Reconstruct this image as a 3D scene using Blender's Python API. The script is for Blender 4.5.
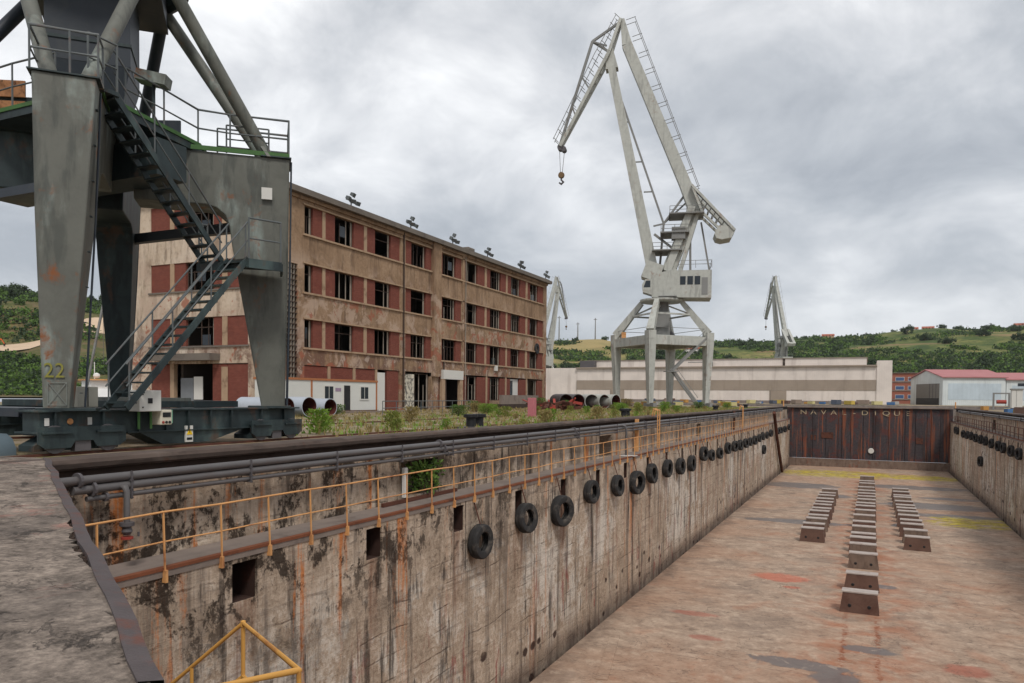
import bpy, math, random
from mathutils import Vector, Matrix
rad = math.radians
scene = bpy.context.scene
COL = scene.collection
for o in list(bpy.data.objects): bpy.data.objects.remove(o, do_unlink=True)

# ------------------------------------------------------------------ camera
cam_d = bpy.data.cameras.new('camera'); cam = bpy.data.objects.new('camera', cam_d); COL.objects.link(cam)
cam.location = (0, 0, 1.3)
cam.matrix_world = Matrix.Translation((0, 0, 1.3)) @ Matrix.Rotation(rad(25.082), 4, 'Z') @ Matrix.Rotation(rad(90 - 1.5), 4, 'X') @ Matrix.Rotation(rad(0.5), 4, 'Z')
cam_d.sensor_width = 36; cam_d.lens = 26.71875; cam_d.shift_y = 0.07353
cam_d.clip_start = 0.1; cam_d.clip_end = 9000
scene.camera = cam

# ------------------------------------------------------------------ sky and sun
SUN_EL, SUN_AZ = 52.0, 140.0          # azimuth measured clockwise from +Y
world = bpy.data.worlds.new('World'); scene.world = world; world.use_nodes = True
nt = world.node_tree; nt.nodes.clear()
def wn(t, **k):
    n = nt.nodes.new(t)
    for a, b in k.items(): setattr(n, a, b)
    return n
def wl(a, b): nt.links.new(a, b)
out = wn('ShaderNodeOutputWorld'); bg = wn('ShaderNodeBackground'); wl(bg.outputs[0], out.inputs[0])
sky = wn('ShaderNodeTexSky', sky_type='NISHITA', sun_disc=False); sky.sun_elevation = rad(SUN_EL); sky.sun_rotation = rad(SUN_AZ)
sky.air_density = 1.2; sky.dust_density = 3.0
skys = wn('ShaderNodeMixRGB', blend_type='MULTIPLY'); skys.inputs[0].default_value = 1; wl(sky.outputs[0], skys.inputs[1]); skys.inputs[2].default_value = (.10, .10, .10, 1)
tc = wn('ShaderNodeTexCoord'); sep = wn('ShaderNodeSeparateXYZ'); wl(tc.outputs['Generated'], sep.inputs[0])
def wm(op, a, b=None, c=None):
    n = wn('ShaderNodeMath', operation=op)
    for i, v in enumerate((a, b, c)):
        if v is None: continue
        if isinstance(v, (int, float)): n.inputs[i].default_value = v
        else: wl(v, n.inputs[i])
    return n.outputs[0]
zc = wm('MAXIMUM', sep.outputs[2], 0.0)
den = wm('ADD', zc, 0.42)
comb = wn('ShaderNodeCombineXYZ'); wl(wm('DIVIDE', sep.outputs[0], den), comb.inputs[0]); wl(wm('DIVIDE', sep.outputs[1], den), comb.inputs[1])
def wnoise(scale, detail, rough, dist, off):
    mp = wn('ShaderNodeVectorMath', operation='ADD'); wl(comb.outputs[0], mp.inputs[0]); mp.inputs[1].default_value = off
    n = wn('ShaderNodeTexNoise'); n.inputs['Scale'].default_value = scale; n.inputs['Detail'].default_value = detail
    n.inputs['Roughness'].default_value = rough; n.inputs['Distortion'].default_value = dist; wl(mp.outputs[0], n.inputs['Vector'])
    return n.outputs['Fac']
big = wnoise(1.5, 4, .5, .2, (3.1, 7.7, 0)); mid = wnoise(3.8, 10, .6, .3, (11.3, 2.4, 1))
cl = wm('ADD', wm('MULTIPLY', big, .6), wm('MULTIPLY', mid, .4))
ramp = wn('ShaderNodeValToRGB'); wl(cl, ramp.inputs[0])
cr = ramp.color_ramp; cr.elements[0].position = .38; cr.elements[0].color = (.33, .35, .385, 1); cr.elements[1].position = .62; cr.elements[1].color = (.93, .935, .94, 1)
e = cr.elements.new(.455); e.color = (.46, .48, .51, 1); e = cr.elements.new(.53); e.color = (.65, .66, .68, 1)
# the cloud deck reads greyer and bluer low down
hz = wn('ShaderNodeMapRange'); wl(zc, hz.inputs[0]); hz.inputs[1].default_value = .03; hz.inputs[2].default_value = .46; hz.inputs[3].default_value = .60; hz.inputs[4].default_value = 0
lowmix = wn('ShaderNodeMixRGB'); wl(hz.outputs[0], lowmix.inputs[0]); wl(ramp.outputs[0], lowmix.inputs[1]); lowmix.inputs[2].default_value = (.40, .44, .495, 1)
fin = wn('ShaderNodeMixRGB'); fin.inputs[0].default_value = .93; wl(skys.outputs[0], fin.inputs[1]); wl(lowmix.outputs[0], fin.inputs[2])
wl(fin.outputs[0], bg.inputs[0]); bg.inputs[1].default_value = 1.0

sun_d = bpy.data.lights.new('sun', 'SUN'); sun_d.energy = 1.5; sun_d.angle = rad(11); sun_d.color = (1, .96, .9)
sun = bpy.data.objects.new('sun', sun_d); COL.objects.link(sun)
_a = rad(SUN_AZ); _e = rad(SUN_EL)
sdir = Vector((math.sin(_a) * math.cos(_e), math.cos(_a) * math.cos(_e), math.sin(_e)))
sun.rotation_euler = sdir.to_track_quat('Z', 'Y').to_euler(); sun.location = sdir * 60
scene.view_settings.view_transform = 'Standard'; scene.view_settings.look = 'None'
scene.view_settings.exposure = 0.36; scene.view_settings.gamma = 1.0; scene.view_settings.use_curve_mapping = False

# ------------------------------------------------------------------ helpers
def S(r, g, b):
    f = lambda c: c / 12.92 if c <= .04045 else ((c + .055) / 1.055) ** 2.4
    return (f(r / 255), f(g / 255), f(b / 255))
class MB:
    def __init__(s): s.v = []; s.f = []
    def add(s, vs, fs):
        n = len(s.v); s.v += [tuple(v) for v in vs]; s.f += [tuple(i + n for i in f) for f in fs]; return s
    def box(s, x0, x1, y0, y1, z0, z1):
        return s.add([(x0,y0,z0),(x1,y0,z0),(x1,y1,z0),(x0,y1,z0),(x0,y0,z1),(x1,y0,z1),(x1,y1,z1),(x0,y1,z1)],
                     [(3,2,1,0),(4,5,6,7),(0,1,5,4),(1,2,6,5),(2,3,7,6),(3,0,4,7)])
    def bar(s, p, q, w, h=None, up=(0, 0, 1), w2=None, h2=None):
        p = Vector(p); q = Vector(q); d = (q - p).normalized(); u = Vector(up)
        if abs(d.dot(u)) > .98: u = Vector((0, 1, 0)) if abs(d.y) < .9 else Vector((1, 0, 0))
        a = d.cross(u).normalized(); b = a.cross(d).normalized(); h = h or w; w2 = w2 or w; h2 = h2 or h
        vs = []
        for c, ww, hh in ((p, w, h), (q, w2, h2)):
            for i, j in ((-1,-1),(1,-1),(1,1),(-1,1)): vs.append(c + a * (i * ww / 2) + b * (j * hh / 2))
        return s.add(vs, [(0,1,2,3),(7,6,5,4),(0,4,5,1),(1,5,6,2),(2,6,7,3),(3,7,4,0)])
    def path(s, pts, r, n=8, closed=False, r2=None):
        pts = [Vector(p) for p in pts]; m = len(pts); rings = []
        prev = None
        for i, p in enumerate(pts):
            if closed: t = (pts[(i + 1) % m] - pts[i - 1]).normalized()
            elif i == 0: t = (pts[1] - p).normalized()
            elif i == m - 1: t = (p - pts[i - 1]).normalized()
            else: t = ((pts[i + 1] - p).normalized() + (p - pts[i - 1]).normalized()).normalized()
            if prev is None:
                a = t.cross(Vector((0, 0, 1)))
                if a.length < .1: a = t.cross(Vector((1, 0, 0)))
            else: a = prev - t * prev.dot(t)
            a.normalize(); prev = a; b = t.cross(a)
            rr = r if r2 is None else r + (r2 - r) * i / (m - 1)
            if 0 < i < m - 1:
                k = t.dot((p - pts[i - 1]).normalized()); rr = rr / max(k, .6) if m > 2 else rr
            rings.append([p + (a * math.cos(2 * math.pi * j / n) + b * math.sin(2 * math.pi * j / n)) * rr for j in range(n)])
        vs = [v for rg in rings for v in rg]; fs = []
        for i in range(m if closed else m - 1):
            i2 = (i + 1) % m
            for j in range(n): fs.append((i * n + j, i * n + (j + 1) % n, i2 * n + (j + 1) % n, i2 * n + j))
        if not closed: fs += [tuple(range(n))[::-1], tuple(range((m - 1) * n, m * n))]
        return s.add(vs, fs)
    def prism(s, poly, fn, flip=False):
        n = len(poly); vs = [fn(u, v, 0) for u, v in poly] + [fn(u, v, 1) for u, v in poly]
        fs = [tuple(range(n))[::-1], tuple(range(n, 2 * n))] + [(i, (i + 1) % n, n + (i + 1) % n, n + i) for i in range(n)]
        if flip: fs = [f[::-1] for f in fs]
        return s.add(vs, fs)
    def slab(s, poly, z0, z1): return s.prism(poly, lambda u, v, t: (u, v, z1 if t else z0))
    def lathe(s, prof, n, o=(0,0,0), ax=(0,0,1), closed=False):
        o = Vector(o); ax = Vector(ax).normalized(); a = ax.orthogonal().normalized(); b = ax.cross(a); m = len(prof); vs = []
        for i in range(n):
            t = 2 * math.pi * i / n; d = a * math.cos(t) + b * math.sin(t)
            for r, h in prof: vs.append(o + d * r + ax * h)
        fs = []
        for i in range(n):
            k = (i + 1) % n
            for j in range(m if closed else m - 1):
                j2 = (j + 1) % m; fs.append((i * m + j, k * m + j, k * m + j2, i * m + j2))
        return s.add(vs, fs)
    def quad(s, a, b, c, d): return s.add([a, b, c, d], [(0, 1, 2, 3)])
    def mesh(s, name, mat, off=(0, 0, 0), smooth=False):
        me = bpy.data.meshes.new(name)
        me.from_pydata([(v[0] - off[0], v[1] - off[1], v[2] - off[2]) for v in s.v], [], s.f); me.update()
        if smooth:
            for p in me.polygons: p.use_smooth = True
            if hasattr(me, 'set_sharp_from_angle'): me.set_sharp_from_angle(angle=rad(38))
        if mat: me.materials.append(mat)
        return me
    def build(s, name, mat, parent=None, off=None, smooth=False, loc=None, bevel=0):
        if off is None: off = parent_off(parent) if parent else (loc or (0, 0, 0))
        o = bpy.data.objects.new(name, s.mesh(name, mat, off, smooth)); COL.objects.link(o)
        if parent: o.parent = parent
        elif loc: o.location = loc
        if bevel:
            b = o.modifiers.new('bevel', 'BEVEL'); b.width = bevel; b.segments = 2; b.limit_method = 'ANGLE'
        return o
def parent_off(p):
    x = Vector((0, 0, 0))
    while p: x += p.location; p = p.parent
    return x
def tag(o, label=None, cat=None, group=None, kind=None):
    if label: o['label'] = label
    if cat: o['category'] = cat
    if group: o['group'] = group
    if kind: o['kind'] = kind
    return o
def thing(name, label, cat, loc=(0, 0, 0), rz=0, group=None):
    o = bpy.data.objects.new(name, None); o.empty_display_size = .3; COL.objects.link(o); o.location = loc; o.rotation_euler = (0, 0, rz)
    return tag(o, label, cat, group)
def copy_tree(o, parent=None):
    c = o.copy(); COL.objects.link(c)
    if parent: c.parent = parent
    for ch in list(o.children): copy_tree(ch, c)
    return c
def place(me, name, loc, rz=0, sc=1, parent=None):
    o = bpy.data.objects.new(name, me); COL.objects.link(o); o.location = loc; o.rotation_euler = (0, 0, rz)
    o.scale = (sc, sc, sc) if isinstance(sc, (int, float)) else sc
    if parent: o.parent = parent
    return o

# ------------------------------------------------------------------ materials
class G:
    def __init__(s, name):
        s.m = bpy.data.materials.new(name); s.m.use_nodes = True; s.t = s.m.node_tree; s.t.nodes.clear()
        s.o = s.t.nodes.new('ShaderNodeOutputMaterial'); s.b = s.t.nodes.new('ShaderNodeBsdfPrincipled'); s.t.links.new(s.b.outputs[0], s.o.inputs[0])
        s.geo = s.t.nodes.new('ShaderNodeNewGeometry'); s.P = s.geo.outputs['Position']
    def n(s, t): return s.t.nodes.new(t)
    def put(s, v, sock):
        if v is None: return
        if isinstance(v, bpy.types.NodeSocket): s.t.links.new(v, sock)
        elif isinstance(v, (tuple, list)): sock.default_value = tuple(v) + (1,) if len(sock.default_value) == 4 and len(v) == 3 else v
        else: sock.default_value = v
    def obj(s): return s.n('ShaderNodeTexCoord').outputs['Object']
    def rnd(s): return s.n('ShaderNodeObjectInfo').outputs['Random']
    def mul(s, vec, sc, off=None):
        a = s.n('ShaderNodeVectorMath'); a.operation = 'MULTIPLY'; s.put(vec, a.inputs[0]); a.inputs[1].default_value = sc; r = a.outputs[0]
        if off:
            b = s.n('ShaderNodeVectorMath'); b.operation = 'ADD'; s.put(r, b.inputs[0]); b.inputs[1].default_value = off; r = b.outputs[0]
        return r
    def xyz(s, vec=None):
        a = s.n('ShaderNodeSeparateXYZ'); s.put(vec or s.P, a.inputs[0]); return a.outputs[0], a.outputs[1], a.outputs[2]
    def noise(s, sc=1, detail=4, rough=.55, dist=0, vec=None, str3=(1, 1, 1), off=None):
        v = s.mul(vec or s.P, str3, off); a = s.n('ShaderNodeTexNoise'); s.put(v, a.inputs['Vector'])
        a.inputs['Scale'].default_value = sc; a.inputs['Detail'].default_value = detail; a.inputs['Roughness'].default_value = rough; a.inputs['Distortion'].default_value = dist
        return a.outputs['Fac']
    def voro(s, sc=1, vec=None, str3=(1, 1, 1), out='Distance'):
        a = s.n('ShaderNodeTexVoronoi'); s.put(s.mul(vec or s.P, str3), a.inputs['Vector']); a.inputs['Scale'].default_value = sc; return a.outputs[out]
    def st(s, f, a, b, lo=0, hi=1):
        n = s.n('ShaderNodeMapRange'); n.interpolation_type = 'SMOOTHSTEP'; s.put(f, n.inputs[0])
        if a > b: a, b, lo, hi = b, a, hi, lo
        n.inputs[1].default_value = a; n.inputs[2].default_value = b; n.inputs[3].default_value = lo; n.inputs[4].default_value = hi
        return n.outputs[0]
    def ma(s, op, a, b=0, c=None):
        n = s.n('ShaderNodeMath'); n.operation = op; s.put(a, n.inputs[0]); s.put(b, n.inputs[1])
        if c is not None: s.put(c, n.inputs[2])
        return n.outputs[0]
    def ramp(s, f, els):
        n = s.n('ShaderNodeValToRGB'); s.put(f, n.inputs[0]); r = n.color_ramp
        r.elements[0].position = els[0][0]; r.elements[0].color = (*els[0][1], 1); r.elements[1].position = els[-1][0]; r.elements[1].color = (*els[-1][1], 1)
        for p, c in els[1:-1]: e = r.elements.new(p); e.color = (*c, 1)
        return n.outputs[0]
    def mix(s, f, a, b, mode='MIX'):
        n = s.n('ShaderNodeMixRGB'); n.blend_type = mode; s.put(f, n.inputs[0]); s.put(a, n.inputs[1]); s.put(b, n.inputs[2]); return n.outputs[0]
    def blob(s, x, y, rx, ry, wob, sh=.25):
        px, py, _ = s.xyz(); a = s.ma('DIVIDE', s.ma('SUBTRACT', px, x), rx); b = s.ma('DIVIDE', s.ma('SUBTRACT', py, y), ry)
        d = s.ma('SQRT', s.ma('ADD', s.ma('MULTIPLY', a, a), s.ma('MULTIPLY', b, b))); d = s.ma('ADD', d, s.ma('MULTIPLY', s.ma('SUBTRACT', wob, .5), 1.6))
        return s.st(d, 1.0 + sh, 1.0 - sh)
    def fin(s, col, rough=.8, metal=0, bump=None, bs=.4, bd=.02, spec=.3):
        s.put(col, s.b.inputs['Base Color']); s.put(rough, s.b.inputs['Roughness']); s.put(metal, s.b.inputs['Metallic'])
        s.b.inputs['Specular IOR Level'].default_value = spec
        if bump is not None:
            n = s.n('ShaderNodeBump'); n.inputs['Strength'].default_value = bs; n.inputs['Distance'].default_value = bd; s.put(bump, n.inputs['Height']); s.t.links.new(n.outputs[0], s.b.inputs['Normal'])
        return s.m

def m_plain(name, c, rough=.7, var=.25, metal=0, sc=3.0, world=True, bump=.15, dirt=None, dirtamt=.5):
    g = G(name); v = None if world else g.obj()
    a = g.noise(sc, 5, .6, .2, vec=v); k = g.ma('MULTIPLY_ADD', g.ma('SUBTRACT', a, .5), 2 * var, 1)
    col = g.mix(1, c, g.mix(1, (1, 1, 1), k, 'MULTIPLY'), 'MULTIPLY')
    if dirt: col = g.mix(g.ma('MULTIPLY', g.st(g.noise(sc * .7, 6, .65, .4, vec=v, off=(5, 3, 1)), .5, .7), dirtamt), col, dirt)
    return g.fin(col, rough, metal, g.noise(sc * 9, 3, .6, vec=v), bump, .01)

def m_streaked(name, base, dark, rust, light, rustamt=.6, darkamt=.6, lightamt=.5, ysc=1.4, zsc=.10, rough=.6, xs=1.4, bump=.25, mot=.72):
    g = G(name); st3 = (xs, ysc, zsc)
    s1 = g.noise(1.0, 6, .62, .3, str3=st3); s2 = g.noise(2.2, 5, .6, .2, str3=st3, off=(7, 3, 2)); p = g.noise(.5, 6, .6, .5, off=(2, 9, 4)); p2 = g.noise(1.7, 7, .68, .4, off=(1, 1, 7))
    col = g.mix(g.st(p2, .35, .7), base, tuple(c * mot for c in base))
    col = g.mix(g.ma('MULTIPLY', g.st(g.ma('ADD', g.ma('MULTIPLY', s1, .6), g.ma('MULTIPLY', p, .4)), .5, .64), lightamt), col, light)
    col = g.mix(g.ma('MULTIPLY', g.st(s2, .5, .66), darkamt), col, dark)
    col = g.mix(g.ma('MULTIPLY', g.st(g.ma('ADD', g.ma('MULTIPLY', s1, .5), g.ma('MULTIPLY', p2, .5)), .54, .64), rustamt), col, rust)
    return g.fin(col, rough, 0, g.noise(14, 4, .6), bump, .008)

def m_dockwall():
    g = G('dock_wall_concrete'); x, y, z = g.xyz()
    fine = g.noise(7, 9, .74, .3); mid = g.noise(.9, 8, .66, .4, off=(3, 1, 2)); big = g.noise(.13, 4, .5, .3, off=(9, 2, 5))
    st1 = g.noise(1.0, 8, .7, .25, str3=(.3, 1.5, .10)); st2 = g.noise(1.0, 8, .7, .3, str3=(.3, 2.3, .2), off=(4, 8, 1)); hb = g.noise(1.0, 6, .7, .3, str3=(.3, .3, 5.5), off=(2, 2, 9)); st3 = g.noise(1.0, 8, .7, .3, str3=(.3, 1.15, .07), off=(1, 5, 3))
    k = g.ma('ADD', g.ma('MULTIPLY', fine, .5), g.ma('MULTIPLY', mid, .5))
    col = g.ramp(k, [(.32, S(88, 75, 64)), (.42, S(156, 138, 120)), (.53, S(190, 171, 152)), (.66, S(220, 205, 188))])
    pale = g.ma('MULTIPLY', g.st(g.ma('ADD', g.ma('ADD', g.ma('MULTIPLY', mid, .8), g.ma('MULTIPLY', fine, .5)), g.ma('MULTIPLY', big, .9)), 1.06, 1.22), g.st(z, -2.6, -4.2)); pale = g.ma('MULTIPLY', pale, g.st(z, -8.7, -7.2))
    col = g.mix(g.ma('MULTIPLY', pale, .8), col, S(216, 208, 197))
    col = g.mix(g.ma('MULTIPLY', g.st(g.ma('ADD', g.ma('MULTIPLY', st1, .75), g.ma('MULTIPLY', fine, .25)), .50, .61), .64), col, S(84, 74, 67))
    col = g.mix(g.ma('MULTIPLY', g.st(g.ma('ADD', g.ma('MULTIPLY', st2, .7), g.ma('MULTIPLY', mid, .3)), .52, .60), .82), col, S(56, 47, 42))
    col = g.mix(g.ma('MULTIPLY', g.ma('MULTIPLY', g.st(hb, .52, .66), g.st(mid, .4, .6)), .5), col, S(88, 76, 67)); col = g.mix(g.ma('MULTIPLY', g.st(hb, .42, .3), .3), col, S(206, 192, 176))
    rs = g.ma('ADD', g.ma('MULTIPLY', st3, .68), g.ma('MULTIPLY', g.ma('ADD', fine, st2), .16)); rs = g.ma('MULTIPLY', g.st(rs, .545, .62), g.st(z, -9.5, -1.8, .25, 1.0))
    col = g.mix(g.ma('MULTIPLY', rs, .9), col, S(192, 114, 54))
    hy = g.ma('MULTIPLY', g.ma('ABSOLUTE', g.ma('SUBTRACT', g.ma('FRACT', g.ma('ADD', g.ma('DIVIDE', g.ma('SUBTRACT', y, 11.33), 4.36), .5)), .5)), 4.36)
    weep = g.ma('MULTIPLY', g.ma('MULTIPLY', g.st(g.ma('ADD', hy, g.ma('MULTIPLY', g.ma('SUBTRACT', st2, .5), .9)), .5, .12), g.st(z, -6.5, -3.0)), g.ma('MULTIPLY', g.st(z, -2.7, -2.8), g.st(st1, .35, .6)))
    col = g.mix(g.ma('MULTIPLY', weep, .75), col, S(116, 72, 48))
    red = g.ma('MULTIPLY', g.st(g.noise(1.3, 7, .66, .4, str3=(.3, 1.3, .35), off=(6, 6, 1)), .57, .66), g.st(z, -3.6, -6.8))
    col = g.mix(g.ma('MULTIPLY', red, .7), col, S(142, 72, 66))
    gr = g.ma('MULTIPLY', g.st(g.ma('ADD', g.ma('MULTIPLY', g.noise(1.1, 9, .75, .25, str3=(1, 1, .8), off=(8, 8, 8)), .75), g.ma('MULTIPLY', fine, .25)), .50, .55), g.st(z, -5.4, -2.4)); gr = g.ma('MULTIPLY', gr, g.st(y, 44, 12))
    col = g.mix(g.ma('MULTIPLY', gr, .92), col, S(46, 36, 29))
    foot = g.ma('MULTIPLY', g.st(z, -8.0, -8.9), g.st(mid, .35, .6, .4, 1)); col = g.mix(g.ma('MULTIPLY', foot, .75), col, S(74, 55, 48))
    pk = g.n('ShaderNodeTexVoronoi'); g.put(g.mul(g.P, (.1, .95, 1.3)), pk.inputs['Vector']); pk.inputs['Scale'].default_value = 1.0; pk.inputs['Randomness'].default_value = .9
    pocket = g.ma('MULTIPLY', g.st(g.ma('ADD', pk.outputs['Distance'], g.ma('MULTIPLY', g.ma('SUBTRACT', fine, .5), .2)), .24, .16), g.st(z, -6.7, -7.2))
    col = g.mix(g.ma('MULTIPLY', pocket, .9), col, S(52, 32, 28))  # dark spots paint the shade of small wall holes into the colour
    zz = g.ma('ADD', z, g.ma('MULTIPLY', g.ma('SUBTRACT', g.noise(.35, 4, .6, str3=(0, 1, 0)), .5), .5))
    fr = g.ma('FRACT', g.ma('MULTIPLY', zz, 1.55)); jl = g.ma('MULTIPLY', g.st(g.ma('ABSOLUTE', g.ma('SUBTRACT', fr, .5)), .06, .0), g.st(g.noise(.7, 6, .66, off=(3, 3, 3)), .47, .62))
    col = g.mix(g.ma('MULTIPLY', jl, .62), col, S(66, 55, 48))
    h = g.ma('SUBTRACT', g.ma('ADD', g.ma('ADD', g.ma('MULTIPLY', fine, .7), g.ma('MULTIPLY', hb, .5)), g.ma('MULTIPLY', mid, .9)), g.ma('ADD', g.ma('MULTIPLY', jl, .3), g.ma('ADD', g.ma('MULTIPLY', pocket, .9), g.ma('MULTIPLY', gr, -.2))))
    return g.fin(col, .88, 0, h, .8, .06, .2)

def m_floor():
    g = G('dock_floor_concrete'); x, y, z = g.xyz()
    fine = g.noise(4.5, 9, .76, .2); sx = g.noise(1.3, 9, .72, .5, str3=(.7, 1.0, 1)); sx2 = g.noise(1.0, 9, .74, .4, str3=(1.1, 1.9, 1), off=(4, 4, 0)); big = g.noise(.13, 5, .55, .4)
    col = g.ramp(g.ma('ADD', g.ma('MULTIPLY', fine, .4), g.ma('MULTIPLY', sx, .6)), [(.31, S(98, 82, 71)), (.43, S(148, 127, 110)), (.54, S(173, 151, 132)), (.68, S(204, 183, 163))])
    col = g.mix(g.ma('MULTIPLY', g.st(big, .42, .62), .34), col, S(162, 118, 90)); big2 = g.noise(.3, 7, .66, .6, off=(21, 3, 0)); col = g.mix(g.ma('MULTIPLY', g.st(big2, .54, .66), .3), col, S(164, 104, 72)); col = g.mix(g.ma('MULTIPLY', g.st(big2, .47, .37), .5), col, S(122, 106, 94))
    col = g.mix(g.ma('MULTIPLY', g.st(sx2, .56, .68), .5), col, S(96, 80, 70))
    wob = g.noise(.5, 6, .62, .5); wob2 = g.noise(1.5, 9, .74, .5, off=(7, 1, 0))
    # rust round the keel blocks and below the first of them
    xr = g.ma('ABSOLUTE', g.ma('SUBTRACT', x, -.1)); near = g.ma('MULTIPLY', g.st(xr, 3.6, .6), g.st(wob, .42, .62))
    col = g.mix(g.ma('MULTIPLY', near, .58), col, S(160, 94, 60))
    for cx in (-.75, .55):
        ln = g.ma('MULTIPLY', g.st(g.ma('ABSOLUTE', g.ma('SUBTRACT', x, g.ma('ADD', cx, g.ma('MULTIPLY', g.ma('SUBTRACT', wob2, .5), .7)))), .16, .03), g.st(y, 41, 38)); ln = g.ma('MULTIPLY', ln, g.st(g.noise(2.6, 9, .76, .3, off=(1, 17, 0)), .42, .56))
        col = g.mix(g.ma('MULTIPLY', ln, .85), col, S(132, 72, 44))
    for bx, by, rx, ry, c, k in ((-4.4, 46.2, 1.5, 1.0, S(188, 104, 80), .7), (-3.6, 44.0, .5, .3, S(176, 84, 62), .6), (3.6, 33.4, .8, .7, S(160, 84, 66), .6), (-7.3, 36.5, 1.1, .4, S(160, 80, 62), .5), (-6.2, 33, .7, .35, S(160, 86, 70), .5)):
        col = g.mix(g.ma('MULTIPLY', g.blob(bx, by, rx, ry, wob2), k), col, c)
    jy = g.ma('ABSOLUTE', g.ma('SUBTRACT', g.ma('FRACT', g.ma('ADD', g.ma('DIVIDE', y, 7.2), .3)), .5)); ck = g.st(g.ma('ABSOLUTE', g.ma('SUBTRACT', g.noise(.35, 7, .62, .8, off=(13, 7, 0)), .5)), .006, .001)
    col = g.mix(g.ma('MULTIPLY', g.ma('MAXIMUM', g.ma('MULTIPLY', g.st(jy, .004, .001), g.st(wob, .35, .55)), g.ma('MULTIPLY', ck, g.st(wob2, .4, .55))), .6), col, S(70, 56, 48))
    wet = g.blob(-2.2, 31.3, 1.9, .6, wob2, .12)
    for bx, by, rx, ry in ((-.9, 30.2, .9, .8), (.2, 34.4, 1.0, .5), (.9, 46.5, .7, .5), (-5.5, 68, 4.2, 1.1), (6.2, 84, 5, 2.4), (7.5, 77.5, 4.5, 1.3), (-7.5, 97, 4.5, 3), (5, 101, 6, 2.2), (-3, 88, 1.6, 1.5), (8, 91, 3, 1.2), (3.1, 70, 1.2, 1.4)):
        wet = g.ma('MAXIMUM', wet, g.blob(bx, by, rx, ry, wob2, .15))
    col = g.mix(g.ma('MULTIPLY', wet, .8), col, S(92, 86, 84))
    yel = g.blob(-3.0, 114.5, 8.5, 5.0, wob2, .2)
    for bx, by, rx, ry in ((6.5, 114.2, 6, 3.4), (8.0, 73.4, 3.2, 2.3), (10.0, 74.6, 1.6, 2.6), (6.8, 76.3, 1.6, 1.1)): yel = g.ma('MAXIMUM', yel, g.blob(bx, by, rx, ry, wob2, .2))
    col = g.mix(g.ma('MULTIPLY', g.ma('MULTIPLY', yel, g.st(g.noise(.9, 9, .74, .8, str3=(.6, 1.3, 1), off=(4, 40, 0)), .40, .52)), .92), col, g.mix(g.st(sx2, .4, .6), S(196, 176, 46), S(126, 110, 44)))
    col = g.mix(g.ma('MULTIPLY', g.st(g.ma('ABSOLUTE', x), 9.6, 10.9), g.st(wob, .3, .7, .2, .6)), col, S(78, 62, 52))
    sp = g.noise(.8, 9, .76, .4, off=(3, 31, 0)); col = g.mix(g.ma('MULTIPLY', g.st(sp, .56, .64), .45), col, S(190, 170, 150)); col = g.mix(g.ma('MULTIPLY', g.st(sp, .42, .36), .4), col, S(86, 71, 63))
    ro = g.ma('SUBTRACT', .85, g.ma('MULTIPLY', wet, .4))
    h = g.ma('ADD', g.ma('MULTIPLY', fine, .7), g.ma('MULTIPLY', sx2, .5)); h = g.ma('MULTIPLY', h, g.ma('SUBTRACT', 1, g.ma('MULTIPLY', wet, .9)))
    return g.fin(col, ro, 0, h, .5, .04, .3)

def m_slabtop():
    g = G('quay_slab_concrete'); fine = g.noise(26, 8, .75, .2); mid = g.noise(6, 8, .7, .3, off=(2, 2, 2)); sx = g.noise(1.0, 9, .7, .5, str3=(1.3, 2.6, 1)); p = g.noise(.55, 6, .62, .4, off=(3, 5, 1)); r = g.noise(1.3, 8, .7, .4, off=(9, 9, 1))
    k = g.ma('ADD', g.ma('MULTIPLY', fine, .34), g.ma('ADD', g.ma('MULTIPLY', sx, .34), g.ma('MULTIPLY', mid, .32)))
    col = g.ramp(k, [(.36, S(54, 48, 44)), (.45, S(102, 92, 84)), (.53, S(140, 127, 116)), (.64, S(188, 172, 157))])
    col = g.mix(g.ma('MULTIPLY', g.st(p, .46, .6), .45), col, S(84, 77, 73))
    col = g.mix(g.ma('MULTIPLY', g.st(r, .57, .66), .45), col, S(158, 104, 92))
    ck = g.st(g.ma('ABSOLUTE', g.ma('SUBTRACT', g.noise(.6, 7, .62, .8, off=(13, 7, 0)), .5)), .008, .002); cr = g.ma('MAXIMUM', g.ma('MULTIPLY', ck, .8), g.st(g.noise(2.1, 10, .8, .8, off=(2, 7, 5)), .56, .62)); col = g.mix(g.ma('MULTIPLY', cr, .6), col, S(46, 42, 41))
    return g.fin(col, .9, 0, g.ma('SUBTRACT', k, g.ma('MULTIPLY', cr, .2)), .9, .05, .2)

def m_ground():
    g = G('quay_ground'); a = g.noise(.35, 7, .65, .4); f = g.noise(4, 6, .7); v = g.noise(.08, 4, .5, .3, off=(5, 2, 0)); w = g.noise(.9, 7, .66, .5, off=(1, 8, 0))
    col = g.ramp(g.ma('ADD', g.ma('MULTIPLY', a, .5), g.ma('MULTIPLY', f, .5)), [(.3, S(104, 92, 78)), (.5, S(146, 132, 114)), (.7, S(170, 158, 140))])
    col = g.mix(g.ma('MULTIPLY', g.st(w, .46, .6), .75), col, S(122, 102, 68)); col = g.mix(g.ma('MULTIPLY', g.st(g.ma('ADD', g.ma('MULTIPLY', w, .5), g.ma('MULTIPLY', v, .5)), .5, .6), .7), col, S(88, 98, 50))
    return g.fin(col, .95, 0, f, .5, .03, .1)

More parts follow.
